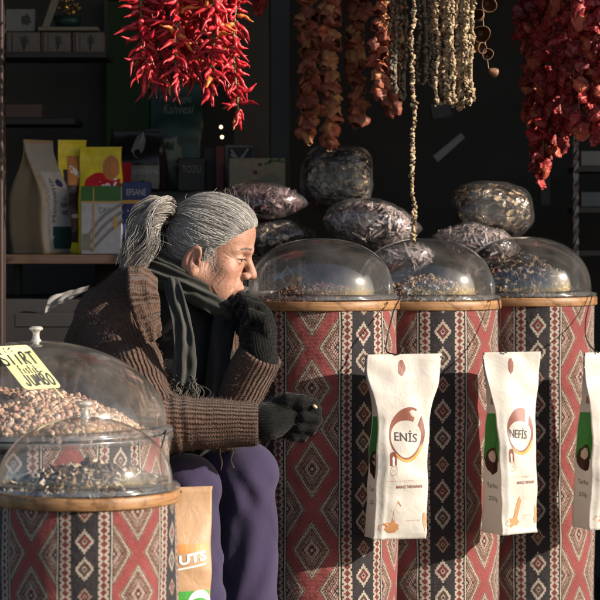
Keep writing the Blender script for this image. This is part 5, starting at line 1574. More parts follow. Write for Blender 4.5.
def head_sdf(P, hair=False):
    q = [P[i] - np.float32(HC[i]) for i in range(3)]
    L = [(q[0] * a[0] + q[1] * a[1] + q[2] * a[2]) / HS for a in (hf, hl, hu)]
    L = [a.astype(np.float32) for a in L]
    La = [L[0], np.abs(L[1]), L[2]]       # mirrored
    d = s_ell(L, (.010, 0, .044), (.085, .073, .079))
    d = smin(d, s_ell(L, (.046, 0, .052), (.050, .059, .056)), .025)
    d = smin(d, s_ell(L, (.046, 0, -.030), (.043, .052, .070)), .03)
    d = smin(d, s_cap(La, (.004, .050, -.040), (.070, .014, -.092), .020, .017), .025)
    d = smin(d, s_ell(L, (.074, 0, -.095), (.017, .019, .017)), .016)
    d = smin(d, s_cap(L, (.045, 0, -.075), (.0, 0, -.060), .024, .03), .03)
    d = smin(d, s_ell(La, (.060, .043, -.018), (.022, .020, .017)), .022)       # cheekbone
    d = smin(d, s_ell(La, (.052, .040, -.050), (.026, .016, .026)), .025)       # cheek
    d = smin(d, s_cap(La, (.0935, .010, .0265), (.071, .046, .022), .0085, .0065), .012)    # brow
    d = smax(d, -s_ell(La, (.100, .033, .008), (.019, .016, .0105)), .012)          # socket
    d = smin(d, s_cap(L, (.0895, 0, .018), (.1085, 0, -.014), .0078, .0098), .010)    # bridge
    d = smin(d, s_ell(L, (.1105, 0, -.0225), (.0122, .0115, .0100)), .007)        # tip
    d = smin(d, s_ell(La, (.1000, .0125, -.0275), (.0105, .0072, .0080)), .005)      # wing
    d = smax(d, -s_ell(La, (.1060, .0068, -.0350), (.0055, .0032, .0035)), .002)     # nostril
    d = smin(d, s_ell(L, (.082, 0, -.052), (.015, .026, .020)), .014)         # muzzle
    d = smax(d, -s_cap(La, (.0945, .0215, -.030), (.0800, .0345, -.058), .0024, .0020), .007)  # fold to the mouth
    d = smin(d, s_cap(La, (.0965, .004, -.0545), (.082, .024, -.0605), .0052, .003), .005)   # upper lip
    d = smin(d, s_cap(La, (.0935, .000, -.0690), (.080, .022, -.0635), .0056, .003), .005)   # lower lip
    d = smax(d, -s_cap(La, (.101, .0, -.0615), (.082, .026, -.0625), .0018, .0012), .003)   # mouth line
    d = smax(d, -s_ell(L, (.092, 0, -.0775), (.008, .016, .005)), .008)
    # eye ball lids
    d = smin(d, s_ell(La, (.0765, .0325, .0055), (.0142, .0150, .0130)), .004)
    wl = np.clip(1 - ((La[1] - .0332) / .0122) ** 2, 0, 1)
    op = np.maximum(np.abs(La[2] - .0040 - .04 * (La[1] - .033)) - .0034 * np.sqrt(wl) + .003 * (wl <= 0), .066 - La[0])
    lid = smin(s_cap(La, (.0915, .0215, .0100), (.0915, .033, .0112), .0019, .0021), s_cap(La, (.0915, .033, .0112), (.0775, .0460, .0075), .0021, .0016), .003)
    d = smax(d, -op, .0008)
    d = smin(d, lid, .002)      # heavy upper lid
    d = smax(d, -s_cap(La, (.0905, .022, -.0085), (.075, .046, -.0105), .0010, .001), .004)     # bag under the eye
    # wrinkles of the forehead and temple
    for zz in (.046, .057, .068):
        d = smax(d, -s_cap(La, (.097 - (zz - .05) * .30, .0, zz), (.083 - (zz - .05) * .2, .036, zz - .002), .0012, .0007), .003)
        # ears
    ax = np.array([[.93, .10, -.36], [-.17, .97, -.16], [.33, .21, .92]])
    for i in range(3): ax[i] /= np.linalg.norm(ax[i])
    e = s_ell(La, (-.010, .0750, -.012), (.0175, .0062, .0300), ax)
    e = smin(e, s_ell(La, (-.003, .0720, -.040), (.008, .006, .010)), .008)
    e = smax(e, -s_ell(La, (-.008, .0822, -.010), (.0115, .0058, .0220), ax), .003)
    e = smin(e, s_cap(La, (-.009, .0750, .002), (-.011, .0755, -.026), .0030, .0026), .004)
    e = smin(e, s_ell(La, (.005, .0720, -.019), (.005, .006, .007)), .004)
    e = smax(e, -s_ell(La, (.000, .0770, -.020), (.0045, .008, .006)), .003)
    d = smin(d, e, .006)
    return d
def body_sdf(P):
    d = head_sdf(P)
    n0 = HL(-.022, 0, -.040); n1 = J['neck'] + np.array([.02, 0, .03])
    d = smin(d, s_cap(P, n0, n1, .050, .056), .03)
    d = smin(d, s_cap(P, J['neck'], J['chest'], .062, .095), .05)
    d = smin(d, s_cap(P, J['chest'], J['belly'], .095, .105), .05)
    d = smin(d, s_cap(P, J['belly'], J['pelvis'], .105, .115), .05)
    for s in 'rl':
        d = smin(d, s_cap(P, J['chest'] * .35 + J['neck'] * .65, J[s + 'sh'], .055, .042), .03)
        d = smin(d, s_chain(P, [J[s + 'sh'], J[s + 'elb'], J[s + 'wri']], [.042, .034, .024], .015), .015)
        d = smin(d, s_chain(P, [J[s + 'hip'], J[s + 'kn'], J[s + 'ank']], [.080, .050, .034], .02), .03)
        ft = J[s + 'ank'] + np.array([.03, -.13, -.075]); d = smin(d, s_cap(P, J[s + 'ank'] - np.array([0, 0, .06]), ft, .036, .026), .02)
    return d
hz0 = HC[2] - .135
xs = np.concatenate([np.arange(-.56, HC[0] - .120, .014), np.arange(HC[0] - .120, HC[0] + .16, .0017), np.arange(HC[0] + .16, .10, .014)])
ys = np.concatenate([np.arange(4.28, HC[1] - .105, .014), np.arange(HC[1] - .105, HC[1] + .105, .0021), np.arange(HC[1] + .105, 5.22, .014)])
zs = np.concatenate([np.arange(-.01, hz0, .014), np.arange(hz0, HC[2] + .16, .0017)])
bv, bf = surface_nets(body_sdf, xs, ys, zs)
# lines that age has drawn in the skin: narrow grooves with a soft ridge beside them
from mathutils.bvhtree import BVHTree
near_ = np.nonzero(np.all(np.abs(bv - HC) < .16, axis=1))[0]
hq_ = bf[np.all(np.abs(bv[bf].mean(1) - HC) < .16, axis=1)]
sk_ = BVHTree.FromPolygons([tuple(p) for p in bv], [tuple(int(i) for i in q) for q in hq_])
LINES = [([(.095, 0, z), (.092, .018, z + .001), (.080, .040, z - .004)], .0010, .0014) for z in (.046, .056, .066)]
LINES += [([(.069, .049, .003), (.060, .056, .008), (.050, .061, .014)], .0009, .0011), ([(.068, .050, .000), (.058, .058, .001), (.048, .062, .001)], .0010, .0011), ([(.068, .050, -.003), (.060, .056, -.008), (.052, .060, -.013)], .0009, .0011),
          ([(.090, .022, -.005), (.084, .035, -.0095), (.072, .047, -.006)], .0013, .0014), ([(.089, .026, -.011), (.080, .040, -.016), (.068, .050, -.015)], .0009, .0013),
          ([(.094, .020, -.025), (.088, .030, -.043), (.079, .036, -.064), (.071, .035, -.080)], .0018, .0019), ([(.084, .024, -.062), (.078, .030, -.074), (.072, .029, -.086)], .0012, .0015),
          ([(.064, .052, -.024), (.056, .058, -.044), (.046, .059, -.062)], .0009, .0016), ([(.054, .054, -.018), (.044, .060, -.040), (.034, .060, -.058)], .0007, .0014),
          ([(.100, .006, .034), (.102, .0045, .018)], .0012, .0012), ([(.017, .068, -.002), (.018, .067, -.036)], .0009, .0014), ([(.024, .067, .004), (.026, .065, -.030)], .0006, .0012),
          ([(.040, .056, -.062), (.058, .046, -.086)], .0010, .0020), ([(.090, .012, -.0505), (.089, .014, -.0545)], .0007, .0009), ([(.094, .007, -.0495), (.0935, .008, -.0545)], .0007, .0009)]
for pts_, dep, sg in LINES:
    for s in (-1, 1):
        pl_ = spline([HL(x, s * y, z) for x, y, z in pts_], 40) if len(pts_) > 2 else np.linspace(HL(pts_[0][0], s * pts_[0][1], pts_[0][2]), HL(pts_[1][0], s * pts_[1][1], pts_[1][2]), 24)
        P_, N_ = [], []
        for p in pl_:
            q, n, _, _ = sk_.find_nearest(V(p)); P_.append(q); N_.append(n)
        P_ = np.array(P_); N_ = np.array(N_)
        D_ = np.linalg.norm(bv[near_][:, None, :] - P_[None], axis=2); j_ = D_.argmin(1); d_ = D_[np.arange(len(near_)), j_]
        en_ = np.sin(PI * np.clip((j_ + 1.5) / (len(pl_) + 2), 0, 1)) ** .5
        bv[near_] += N_[j_] * (en_ * dep * (-np.exp(-(d_ / sg) ** 2) + .35 * np.exp(-((d_ - 2.2 * sg) / (1.2 * sg)) ** 2)))[:, None] * (d_ < .009)[:, None]
loc = (bv - HC) @ np.stack([hf, hl, hu], 1) / HS
bl_ = np.zeros(len(bv))
for c_, r_, w_ in (((.116, 0, -.025), .022, .5), ((.07, -.05, -.025), .03, .45), ((.07, .05, -.025), .03, .45), ((-.009, -.08, -.014), .036, .5), ((-.009, .08, -.014), .036, .5), ((.094, 0, -.060), .016, .75), ((.086, -.018, -.060), .012, .6)):
    bl_ = np.maximum(bl_, w_ * np.clip(1 - np.linalg.norm(loc - np.array(c_), axis=1) / r_, 0, 1))
body = obj('body', bv, bf, M['skin'], woman, True, None, {'blush': bl_})
# eyes
def mat_eye():
    t = NT('eye'); a = t.attr('col').outputs['Color']; t.bsdf(a, .12, .6); return t.m
M['eye'] = mat_eye()
for s in (-1, 1):
    n, m = 28, 20; vs, cs_ = [], []
    g = np.array([.96, s * .20, -.10]); g /= np.linalg.norm(g)
    for j in range(m + 1):
        for i in range(n):
            th, ph = 2 * PI * i / n, PI * j / m
            q = np.array([math.sin(ph) * math.cos(th), math.sin(ph) * math.sin(th), math.cos(ph)])
            dt = q @ g
            cs_.append((.012, .008, .006, 1) if dt > .975 else ((.07, .035, .018, 1) if dt > .90 else (.55, .50, .46, 1)))
            r = .0123 + (.0006 if dt > .90 else 0)
            vs.append(HL(.0762 + q[0] * r, s * .0325 + q[1] * r, .0050 + q[2] * r))
    fs = [(j * n + i, j * n + (i + 1) % n, (j + 1) * n + (i + 1) % n, (j + 1) * n + i) for j in range(m) for i in range(n)]
    obj('eye', vs, fs, M['eye'], body, True, None, {'col': np.array(cs_)})

# ------------------------------------------------------------------ hair
def hairline(La):
    """positive in front of the hairline (bare face)"""
    return None
def hair_sdf(P):
    q = [P[i] - np.float32(HC[i]) for i in range(3)]
    L = [(q[0] * a[0] + q[1] * a[1] + q[2] * a[2]) / HS for a in (hf, hl, hu)]
    d = s_ell(L, (.010, 0, .044), (.0895, .0765, .0830))
    d = smin(d, s_ell(L, (.045, 0, .0555), (.0512, .0605, .0565)), .025)
    d = smin(d, s_ell(L, (-.028, 0, -.010), (.046, .058, .060)), .03)
    d = smax(d, s_min_face(L), .006)
    d = smax(d, -(L[2] + .072) , .010)
    d = smax(d, -s_ell(La0(L), (.002, .082, -.016), (.025, .02, .038)), .004)
    return d
def La0(L): return [L[0], np.abs(L[1]), L[2]]
def s_min_face(L):
    # curve from the temple down in front of the ear
    return (L[0] - .022) - np.clip((L[2] - .006), 0, .2) * .98
hx = np.arange(HC[0] - .13, HC[0] + .125, .0036); hy = np.arange(HC[1] - .1, HC[1] + .1, .0036); hz = np.arange(HC[2] - .09, HC[2] + .16, .0036)
hv, hfc = surface_nets(hair_sdf, hx, hy, hz)
hr = obj('hair', hv, hfc, M['hair'], woman, True, None, {'col': np.tile(np.array([.085, .078, .072, 1.0]), (len(hv), 1))})  # cap coloured dark to stand for shade between the strands
TIE = HL(-.080, 0, .056)
def tolocal(p): return (np.asarray(p) - HC) @ np.stack([hf, hl, hu], 1) / HS
# strands combed back from the hairline to the tie
def hpt(L):
    q = (L - np.array([.010, 0, .044])) / np.array([.0935, .081, .0870])
    q2 = (L - np.array([.046, 0, .050])) / np.array([.054, .0655, .058])
    k1 = 1 / (np.linalg.norm(q, axis=-1, keepdims=True) + 1e-9)
    q2 = (L - np.array([.044, 0, .058])) / np.array([.0525, .0645, .0575])
    inside = np.linalg.norm(q2, axis=-1, keepdims=True)
    A_ = np.array([.010, 0, .044]) + (L - np.array([.010, 0, .044])) * k1
    # over the forehead follow the front bulge
    q3 = (A_ - np.array([.044, 0, .058])) / np.array([.0525, .0645, .0575]); n3 = np.linalg.norm(q3, axis=-1, keepdims=True)
    B_ = np.array([.044, 0, .058]) + (A_ - np.array([.044, 0, .058])) / (n3 + 1e-9)
    return np.where(n3 < 1, B_, A_)
r_ = np.random.default_rng(21)
from mathutils.bvhtree import BVHTree
NS = 7000
S0 = []
while len(S0) < NS:
    u = r_.uniform(-1, 1)             # across the hairline, ear to ear over the forehead
    a_ = u * 1.0
    # hairline curve
    au = abs(a_)
    if au < .5:
        x = .083 - .030 * (au / .5) ** 2; z = .090 - .030 * (au / .5) ** 2; y = math.copysign(.060 * (au / .5), a_)
    else:
        t_ = (au - .5) / .5
        x = .053 - .050 * t_; z = .060 - .056 * t_; y = math.copysign(.060 + .016 * t_, a_)
    S0.append((x, y, z))
zz_ = .0875 - .1095 * np.abs(np.sign(np.array(S0)[:, 1]) * np.linspace(0, 1, NS)) ** 1.15
r_.shuffle(zz_)
xx_ = .0215 + .98 * np.clip(zz_ - .006, 0, .2)
yy_ = np.where(r_.uniform(size=NS) < .62, -1, 1) * .0745 * np.sqrt(np.clip(1 - ((zz_ + .022) / .109) ** 2, 0, 1))
top_ = zz_ > .070
yy_[top_] *= r_.uniform(0, 1.2, top_.sum())
S0 = np.stack([xx_, yy_, zz_], 1) + r_.normal(size=(NS, 3)) * np.array([.0034, .004, .0036])
back = r_.uniform(size=NS) < .25        # strands rooted lower at the nape
S0[back] = np.stack([-.012 - r_.uniform(size=back.sum()) * .055, np.where(r_.uniform(size=back.sum()) < .5, -1, 1) * .072 * np.sqrt(r_.uniform(size=back.sum()) * .6 + .4), -.030 - r_.uniform(size=back.sum()) * .045], 1)
mid = r_.uniform(size=NS) < .35
tt = np.linspace(0, 1, 16)[None, :, None]
Eloc = np.array([-.079, 0, .056]) + r_.normal(size=(NS, 3)) * np.array([.003, .010, .010])
P0 = S0[:, None, :] * (1 - tt) + Eloc[:, None, :] * tt
start = np.where(mid, r_.uniform(size=NS) * .6, 0)
tt2 = (start[:, None] + (1 - start[:, None]) * np.linspace(0, 1, 16)[None, :])[:, :, None]
P0 = S0[:, None, :] * (1 - tt2) + Eloc[:, None, :] * tt2
P1 = hpt(P0)
lift = (.0006 + .0058 * r_.uniform(size=(NS, 1, 1)) ** 4 + .0022 * np.clip(np.array([mnoise.noise(Vector((p[0] * 60 + 9, p[1] * 60, p[2] * 60))) for p in S0]), 0, 1)[:, None, None]) * np.sin(np.linspace(.15, PI - .1, 16))[None, :, None]
outw = P1 - np.array([0, 0, .03]); outw /= np.linalg.norm(outw, axis=2, keepdims=True)
k_end = np.clip((tt2 - .86) / .14, 0, 1)
P1 = P1 * (1 - k_end * .5) + P0 * k_end * .5
wave = np.sin(tt2 * 18 + r_.uniform(size=(NS, 1, 1)) * 6) * .0009 * r_.normal(size=(NS, 1, 1))
bh_ = BVHTree.FromPolygons([tuple(p) for p in hv], [tuple(int(i) for i in q) for q in hfc])
RT = np.stack([hf, hl, hu], 1)
flat_ = (HC + HS * P1.reshape(-1, 3) @ RT.T)
res = np.empty_like(flat_)
for i_, p in enumerate(flat_):
    q, n, _, _ = bh_.find_nearest(Vector(p)); res[i_] = (q.x + n.x * .0006, q.y + n.y * .0006, q.z + n.z * .0006)
res = ((res - HC) @ RT / HS).reshape(P1.shape)
P1 = res * (1 - k_end) + P1 * k_end
P1 = P1 + outw * (lift + np.abs(wave))
P1[:, :, 1] += wave[:, :, 0] * 1.6
W1 = HC + HS * (P1[..., 0:1] * hf + P1[..., 1:2] * hl + P1[..., 2:3] * hu)
g = np.clip(np.array([.5 + .75 * mnoise.noise(Vector((p[0] * 42, p[1] * 42, p[2] * 42))) for p in S0]) + r_.normal(size=NS) * .22, 0, 1)
cols = np.where(g[:, None] < .50, np.array([[.34, .315, .29]]), np.where(g[:, None] < .70, np.array([[.17, .152, .138]]), np.array([[.60, .575, .54]]))) * r_.uniform(.8, 1.15, size=(NS, 1))
v, f, a_ = strands(W1, r_.uniform(.00016, .00038, NS), .00035, 3, cols); obj('hair_strand', v, f, M['hair'], hr, True, None, a_)['kind'] = 'stuff'
# fly-away hairs and wisps before the ear
NF = 240
S = []
for i in range(NF):
    src = W1[r_.integers(NS)]
    k = r_.integers(2, 12); p0 = src[k]; dirr = src[min(k + 2, 15)] - src[k]; dirr /= np.linalg.norm(dirr) + 1e-9
    o_ = p0 - HC; o_ /= np.linalg.norm(o_)
    Lh = r_.uniform(.010, .036); c_ = r_.normal(size=3) * .45
    u = np.linspace(0, 1, 10)[:, None]
    S.append(p0 + dirr * Lh * u * (1 - .4 * u) + o_ * Lh * .38 * u * (1 - .55 * u) + c_ * Lh * u ** 2)
for i in range(420):
    p0 = S0[r_.integers(NS)] ; p0 = HC + HS * (p0[0] * hf + p0[1] * hl + p0[2] * hu); q, n, _, _ = bh_.find_nearest(V(p0))
    q = np.array(q) + np.array(n) * .0006; u = np.linspace(0, 1, 10)[:, None]; Lh = r_.uniform(.006, .020)
    S.append(q + (hf * r_.uniform(-.2, .55) - hu * r_.uniform(-.3, .5) + hl * r_.normal() * .3) * Lh * u + np.array(n) * (.0012 * np.sin(u * 3)) - hf * Lh * .5 * u ** 2)
for i in range(44):
    b = HL(.020 + r_.uniform(-.012, .012), -.069 - r_.uniform(0, .006), .008 + r_.uniform(-.02, .02))
    u = np.linspace(0, 1, 10)[:, None]; Lh = r_.uniform(.012, .034); c_ = r_.normal(size=3)
    S.append(b + (np.array([.1, -.12, -.9]) * Lh) * u + c_ * .010 * np.sin(u * 3) * u)
S = np.array(S)
v, f, a_ = strands(S, .00027, .00016, 3, np.tile(np.array([[.50, .48, .45]]), (len(S), 1))); obj('hair_strand', v, f, M['hair'], hr, True, None, a_)['kind'] = 'stuff'
# eyebrow
hm_ = np.all(np.abs(bv[bf].mean(1) - HC) < .16, axis=1)
bvh = BVHTree.FromPolygons([tuple(p) for p in bv], [tuple(int(i) for i in q) for q in bf[hm_]])
def on_skin(p, off=.0006):
    q, n, _, _ = bvh.find_nearest(V(p))
    return np.array(q + n * off)
NB = 120; S = []
for i in range(NB):
    s = -1 if i % 2 else 1; t_ = r_.uniform()
    b = HL(.1015 - .014 * t_ - .010 * t_ * t_, s * (.013 + .034 * t_), .0295 + .004 * math.sin(t_ * PI) - .004 * t_ + r_.normal() * .0013)
    di = np.array([-.35, s * .9, .22 - .5 * t_]); dw = hf * di[0] + hl * di[1] + hu * di[2]
    S.append(np.array([on_skin(b + dw * .0085 * u, .0004 + .0012 * u) for u in np.linspace(0, 1, 5)]))
v, f, a_ = strands(np.array(S), .00032, .0002, 3, np.where(r_.uniform(size=(NB, 1)) < .6, np.array([[.13, .105, .09]]), np.array([[.32, .29, .27]]))); obj('eyebrow', v, f, M['hair'], hr, True, None, a_)['kind'] = 'stuff'
S = []
for i in range(60):
    s = -1 if i % 2 else 1; t_ = r_.uniform()
    b = HL(.0930 - .004 * t_ - .011 * t_ * t_, s * (.0225 + .023 * t_), .0090 - .002 * t_)
    u = np.linspace(0, 1, 4)[:, None]; S.append(b + (hf * .005 + hl * s * .003 * t_ - hu * .002) * u)
v, f, a_ = strands(np.array(S), .0003, .0002, 3, np.tile(np.array([[.03, .025, .02]]), (60, 1))); obj('eyelash', v, f, M['hair'], hr, True, None, a_)['kind'] = 'stuff'
# tie and ponytail
t_ = np.linspace(0, 2 * PI, 25)
tdir = -hf * .9 + hu * .35; tdir /= np.linalg.norm(tdir)
ta = np.cross(tdir, hl); ta /= np.linalg.norm(ta)
for k_, off in enumerate((-.004, .004)):
    ringp = np.array([TIE + tdir * off + .0165 * (math.cos(a) * hl + math.sin(a) * ta) for a in t_])
    v, f = tube(ringp, .0062, 8, False); obj('hair_tie', v, f, M['elastic'], hr)
pc = spline([TIE - tdir * .012, TIE + tdir * .012, at(160, 208, 4.60), at(150, 215, 4.59), at(143, 227, 4.58), at(143, 240, 4.575), at(137, 252, 4.575), at(129, 266, 4.575)], 34)
NP = 2600
tA, A_, B_ = frames(pc)
prof = np.interp(np.linspace(0, 1, 34), [0, .06, .2, .45, .7, .9, 1], [.014, .015, .024, .028, .026, .021, .015])
ra = np.sqrt(r_.uniform(size=NP)); an = r_.uniform(size=NP) * 2 * PI
lenk = np.clip(r_.normal(size=NP) * .08 + .95, .6, 1.08)
lk = np.clip(np.linspace(0, 1, 24)[None, :] * lenk[:, None], 0, 1) * 33
i0 = np.floor(lk).astype(int).clip(0, 32); fr = (lk - i0)[..., None]
C_ = pc[i0] * (1 - fr) + pc[i0 + 1] * fr; AA = A_[i0] * (1 - fr) + A_[i0 + 1] * fr; BB = B_[i0] * (1 - fr) + B_[i0 + 1] * fr
pr = (prof[i0] * (1 - fr[..., 0]) + prof[i0 + 1] * fr[..., 0])[..., None]
clump = (an * 3).astype(int)
ang = an[:, None] + .9 * np.linspace(0, 1, 24)[None, :] + .35 * np.sin(np.linspace(0, 9, 24)[None, :] + clump[:, None])
rr = ra[:, None, None] * pr * (1 + .22 * np.sin(np.linspace(0, 12, 24)[None, :, None] + clump[:, None, None] * 1.7))
PW = C_ + AA * rr * np.cos(ang)[..., None] + BB * rr * np.sin(ang)[..., None] + r_.normal(size=(NP, 1, 3)) * .0055 * np.linspace(0, 1, 24)[None, :, None] ** 2
g = r_.uniform(size=NP)
cols = np.where(g[:, None] < .5, np.array([[.30, .27, .24]]), np.where(g[:, None] < .84, np.array([[.09, .078, .068]]), np.array([[.55, .52, .48]]))) * r_.uniform(.8, 1.15, size=(NP, 1))
v, f, a_ = strands(PW, .00058, .0004, 3, cols); obj('ponytail', v, f, M['hair'], hr, True, None, a_)
S = []
for i in range(6):
    k = r_.integers(NP); src = PW[k]; j = r_.integers(3, 16); u = np.linspace(0, 1, 9)[:, None]; Lh = r_.uniform(.02, .05)
    dd = src[j + 2] - src[j]; dd /= np.linalg.norm(dd) + 1e-9
    S.append(src[j] + dd * Lh * u * (1 - .4 * u) + r_.normal(size=3) * Lh * .6 * u ** 1.8 + np.array([-.1, 0, .15]) * Lh * u)
v, f, a_ = strands(np.array(S), .00024, .00015, 3, np.tile(np.array([[.5, .48, .44]]), (6, 1))); obj('hair_strand', v, f, M['hair'], hr, True, None, a_)['kind'] = 'stuff'

# ------------------------------------------------------------------ clothes
def fold_noise(P, s, a):
    return a * (np.sin(P[0] * s + 1.7 * np.sin(P[2] * s * .6)) * np.sin(P[1] * s * .8 + P[2] * s * .9))
RS, RE, RW = J['rsh'], J['relb'], J['rwri']; LS, LE, LW = J['lsh'], J['lelb'], J['lwri']
rcuf = RW + (RE - RW) * .02; lcuf = LW + (LE - LW) * .0
sh_up = J['neck'] * .72 + J['chest'] * .28
def card_sdf(P):
    d = s_cap(P, J['neck'] + np.array([-.03, .0, -.005]), J['chest'] + np.array([-.02, .03, 0]), .078, .135)
    d = smin(d, s_cap(P, J['chest'] + np.array([-.03, .03, 0]), J['belly'] + np.array([-.02, .02, 0]), .135, .145), .06)
    d = smin(d, s_cap(P, J['belly'] + np.array([-.02, .02, 0]), J['pelvis'], .145, .155), .06)
    d = smin(d, s_cap(P, sh_up, RS, .075, .068), .05)
    d = smin(d, s_cap(P, sh_up, LS, .070, .062), .05)
    up = s_cap(P, RS, RE, .068, .055) + fold_noise(P, 60, .003)
    d = smin(d, up, .03)
    d = smin(d, s_cap(P, LS, LE, .066, .050), .03)
    # forearms; the right one has pushed-up folds near the elbow
    fa = s_cap(P, RE, rcuf, .055, .040)
    t_ = np.clip((P[0] - RE[0]) / (RW[0] - RE[0]), 0, 1)
    fa = fa - .0045 * np.sin(P[0] * 2 * PI / .021 + P[2] * 30) * np.clip(1 - t_ * 2.2, 0, 1) - .0015 * np.sin(P[0] * 90 + P[2] * 60) * (1 - t_)
    d = smin(d, fa, .018)
    fl_ = s_cap(P, LE, lcuf, .050, .043)
    d = smin(d, fl_, .018)
    # cut cuffs flat
    for W, E in ((rcuf, RE), (lcuf, LE)):
        ax = (W - E) / np.linalg.norm(W - E)
        pl = (P[0] - W[0]) * ax[0] + (P[1] - W[1]) * ax[1] + (P[2] - W[2]) * ax[2]
        near = np.sqrt((P[0] - W[0]) ** 2 + (P[1] - W[1]) ** 2 + (P[2] - W[2]) ** 2) - .085
        d = smax(d, -smax(-pl, near, .002), .006)
        hole = s_cap(P, W - ax * .022, W + ax * .03, .031, .036)
        d = smax(d, -hole, .006)
    # open front: neck hole and chest opening
    d = smax(d, -s_cap(P, HL(-.02, 0, -.07), J['neck'] + np.array([.045, -.03, -.02]), .088, .070), .02)
    return d
cx = np.arange(-.64, .02, .0042); cy = np.arange(4.26, 5.16, .0052); czz = np.arange(.30, 1.00, .0042)
cv, cf = surface_nets(card_sdf, cx, cy, czz)
# knit coordinates per vertex
def seg_coord(p, a, b):
    d = b - a; L = np.linalg.norm(d); d = d / L
    t = (p - a) @ d; q = p - a - t[:, None] * d
    ref = np.array([0, 0, 1.0]) if abs(d[2]) < .75 else np.array([.3, 1.0, 0])
    e1 = np.cross(d, ref); e1 /= np.linalg.norm(e1); e2 = np.cross(d, e1)
    return t, np.arctan2(q @ e2, q @ e1), np.linalg.norm(q - 0, axis=1) + np.maximum(0, -t) * 2 + np.maximum(0, t - L) * 2
segs = [(RE, RW, .048, 0), (RS, RE, .062, 0), (LE, LW, .046, 0), (LS, LE, .058, 0), (J['pelvis'], J['neck'], .14, 0)]
best = np.full(len(cv), 1e9); kn = np.zeros((len(cv), 3))
for a, b, R_, reg in segs:
    t_, an_, rr_ = seg_coord(cv, a, b)
    sc = rr_ - R_; m_ = sc < best; best[m_] = sc[m_]
    kn[m_, 0] = t_[m_]; kn[m_, 1] = an_[m_] * R_
# honeycomb on back and shoulder: up and left of a slanting line
pxl = 300 + cv[:, 0] * FPX / cv[:, 1]; pyl = 230 + (ZC - cv[:, 2]) * FPX / cv[:, 1]
ndir = (cv - RS) 
hc_m = np.clip(((RS[2] - .005 - cv[:, 2]) * -1 - (cv[:, 0] - RS[0] - .03) * .9) / .012 + .5, 0, 1)
hc_m *= (cv[:, 0] < RS[0] + .10)
kn[:, 2] = hc_m
kn2 = kn.copy(); hm = hc_m > .5
kn2[hm, 0] = cv[hm, 2] * 1.1 + cv[hm, 1] * .3; kn2[hm, 1] = cv[hm, 0] + cv[hm, 1] * .45
cd = obj('cardigan', cv, cf, M['cardigan'], woman, True, None, {'kn': kn2})
# broad ribbed collar lying over the shoulder, down the front edge
def ribbon(name, path, widths, normal_dirs, thick, mat, parent, nw=22, rib=0.0, ribper=.01, crown=.3, noise_a=.0, closed_edge=True, knmode='across', tuckamp=0.0, tn=3.0, seed=0):
    """a band of cloth along a path: ribs across its width"""
    path = np.asarray(path); m = len(path)
    t = np.gradient(path, axis=0); t /= np.linalg.norm(t, axis=1, keepdims=True)
    N = np.asarray(normal_dirs); N = N - t * np.sum(N * t, axis=1, keepdims=True); N /= np.linalg.norm(N, axis=1, keepdims=True)
    Sd = np.cross(N, t)
    L = np.concatenate([[0], np.cumsum(np.linalg.norm(np.diff(path, axis=0), axis=1))])
    vs, kn_ = [], []
    for lay in (1, -1):
        for i in range(m):
            for j in range(nw):
                u = j / (nw - 1) * 2 - 1
                off = crown * widths[i] * .5 * (1 - u * u) + rib * math.sin(2 * PI * L[i] / ribper) * (1 - u ** 8)
                off += tuckamp * math.sin(u * tn * PI + 1.1 * mnoise.noise(Vector((L[i] * 11, seed, u * .6))) * 2 + seed)
                off += noise_a * mnoise.noise(Vector((path[i][0] * 30 + u * 2, path[i][2] * 30, seed)))
                off += lay * thick / 2 * math.sqrt(max(0, 1 - u ** 6))
                vs.append(path[i] + Sd[i] * u * widths[i] / 2 + N[i] * off)
                kn_.append((u * widths[i] / 2, L[i] if knmode == 'across' else u * widths[i] / 2, 0))
    o = m * nw; fs = []
    for i in range(m - 1):
        for j in range(nw - 1):
            q = (i * nw + j, i * nw + j + 1, (i + 1) * nw + j + 1, (i + 1) * nw + j)
            fs.append(q); fs.append(tuple(o + k for k in q[::-1]))
        fs.append((i * nw, (i + 1) * nw, o + (i + 1) * nw, o + i * nw)); fs.append((i * nw + nw - 1, o + i * nw + nw - 1, o + (i + 1) * nw + nw - 1, (i + 1) * nw + nw - 1))
    for i in (0, m - 1):
        for j in range(nw - 1):
            q = (i * nw + j, o + i * nw + j, o + i * nw + j + 1, i * nw + j + 1); fs.append(q if i == 0 else q[::-1])
    return obj(name, vs, fs, mat, parent, True, None, {'kn': np.array(kn_)})
colp = spline([at(143, 267, 4.645), at(142, 276, 4.55), at(143, 295, 4.478), at(148, 318, 4.462), at(153, 337, 4.495)], 90)
cn = np.array([(.22 + .15 * (i / 90), -.86, .42 - .3 * i / 90) for i in range(90)])
ribbon('collar', colp, np.interp(np.linspace(0, 1, 90), [0, .15, .55, 1], [.054, .066, .062, .044]), cn, .012, M['cardigan'], cd, 26, .0024, .0118, .16, .005)
# black top seen between the cardigan edges
def top_sdf(P):
    d = s_cap(P, J['neck'] + np.array([.035, -.05, -.02]), J['chest'] + np.array([.07, -.10, -.02]), .060, .095)
    d = smin(d, s_cap(P, J['chest'] + np.array([.07, -.10, -.02]), J['belly'] + np.array([.09, -.10, -.02]), .095, .10), .04)
    return d + fold_noise(P, 70, .003)
tv, tf = surface_nets(top_sdf, np.arange(-.5, .02, .008), np.arange(4.4, 5.0, .008), np.arange(.45, 1.0, .008))
obj('top', tv, tf, M['top'], woman)
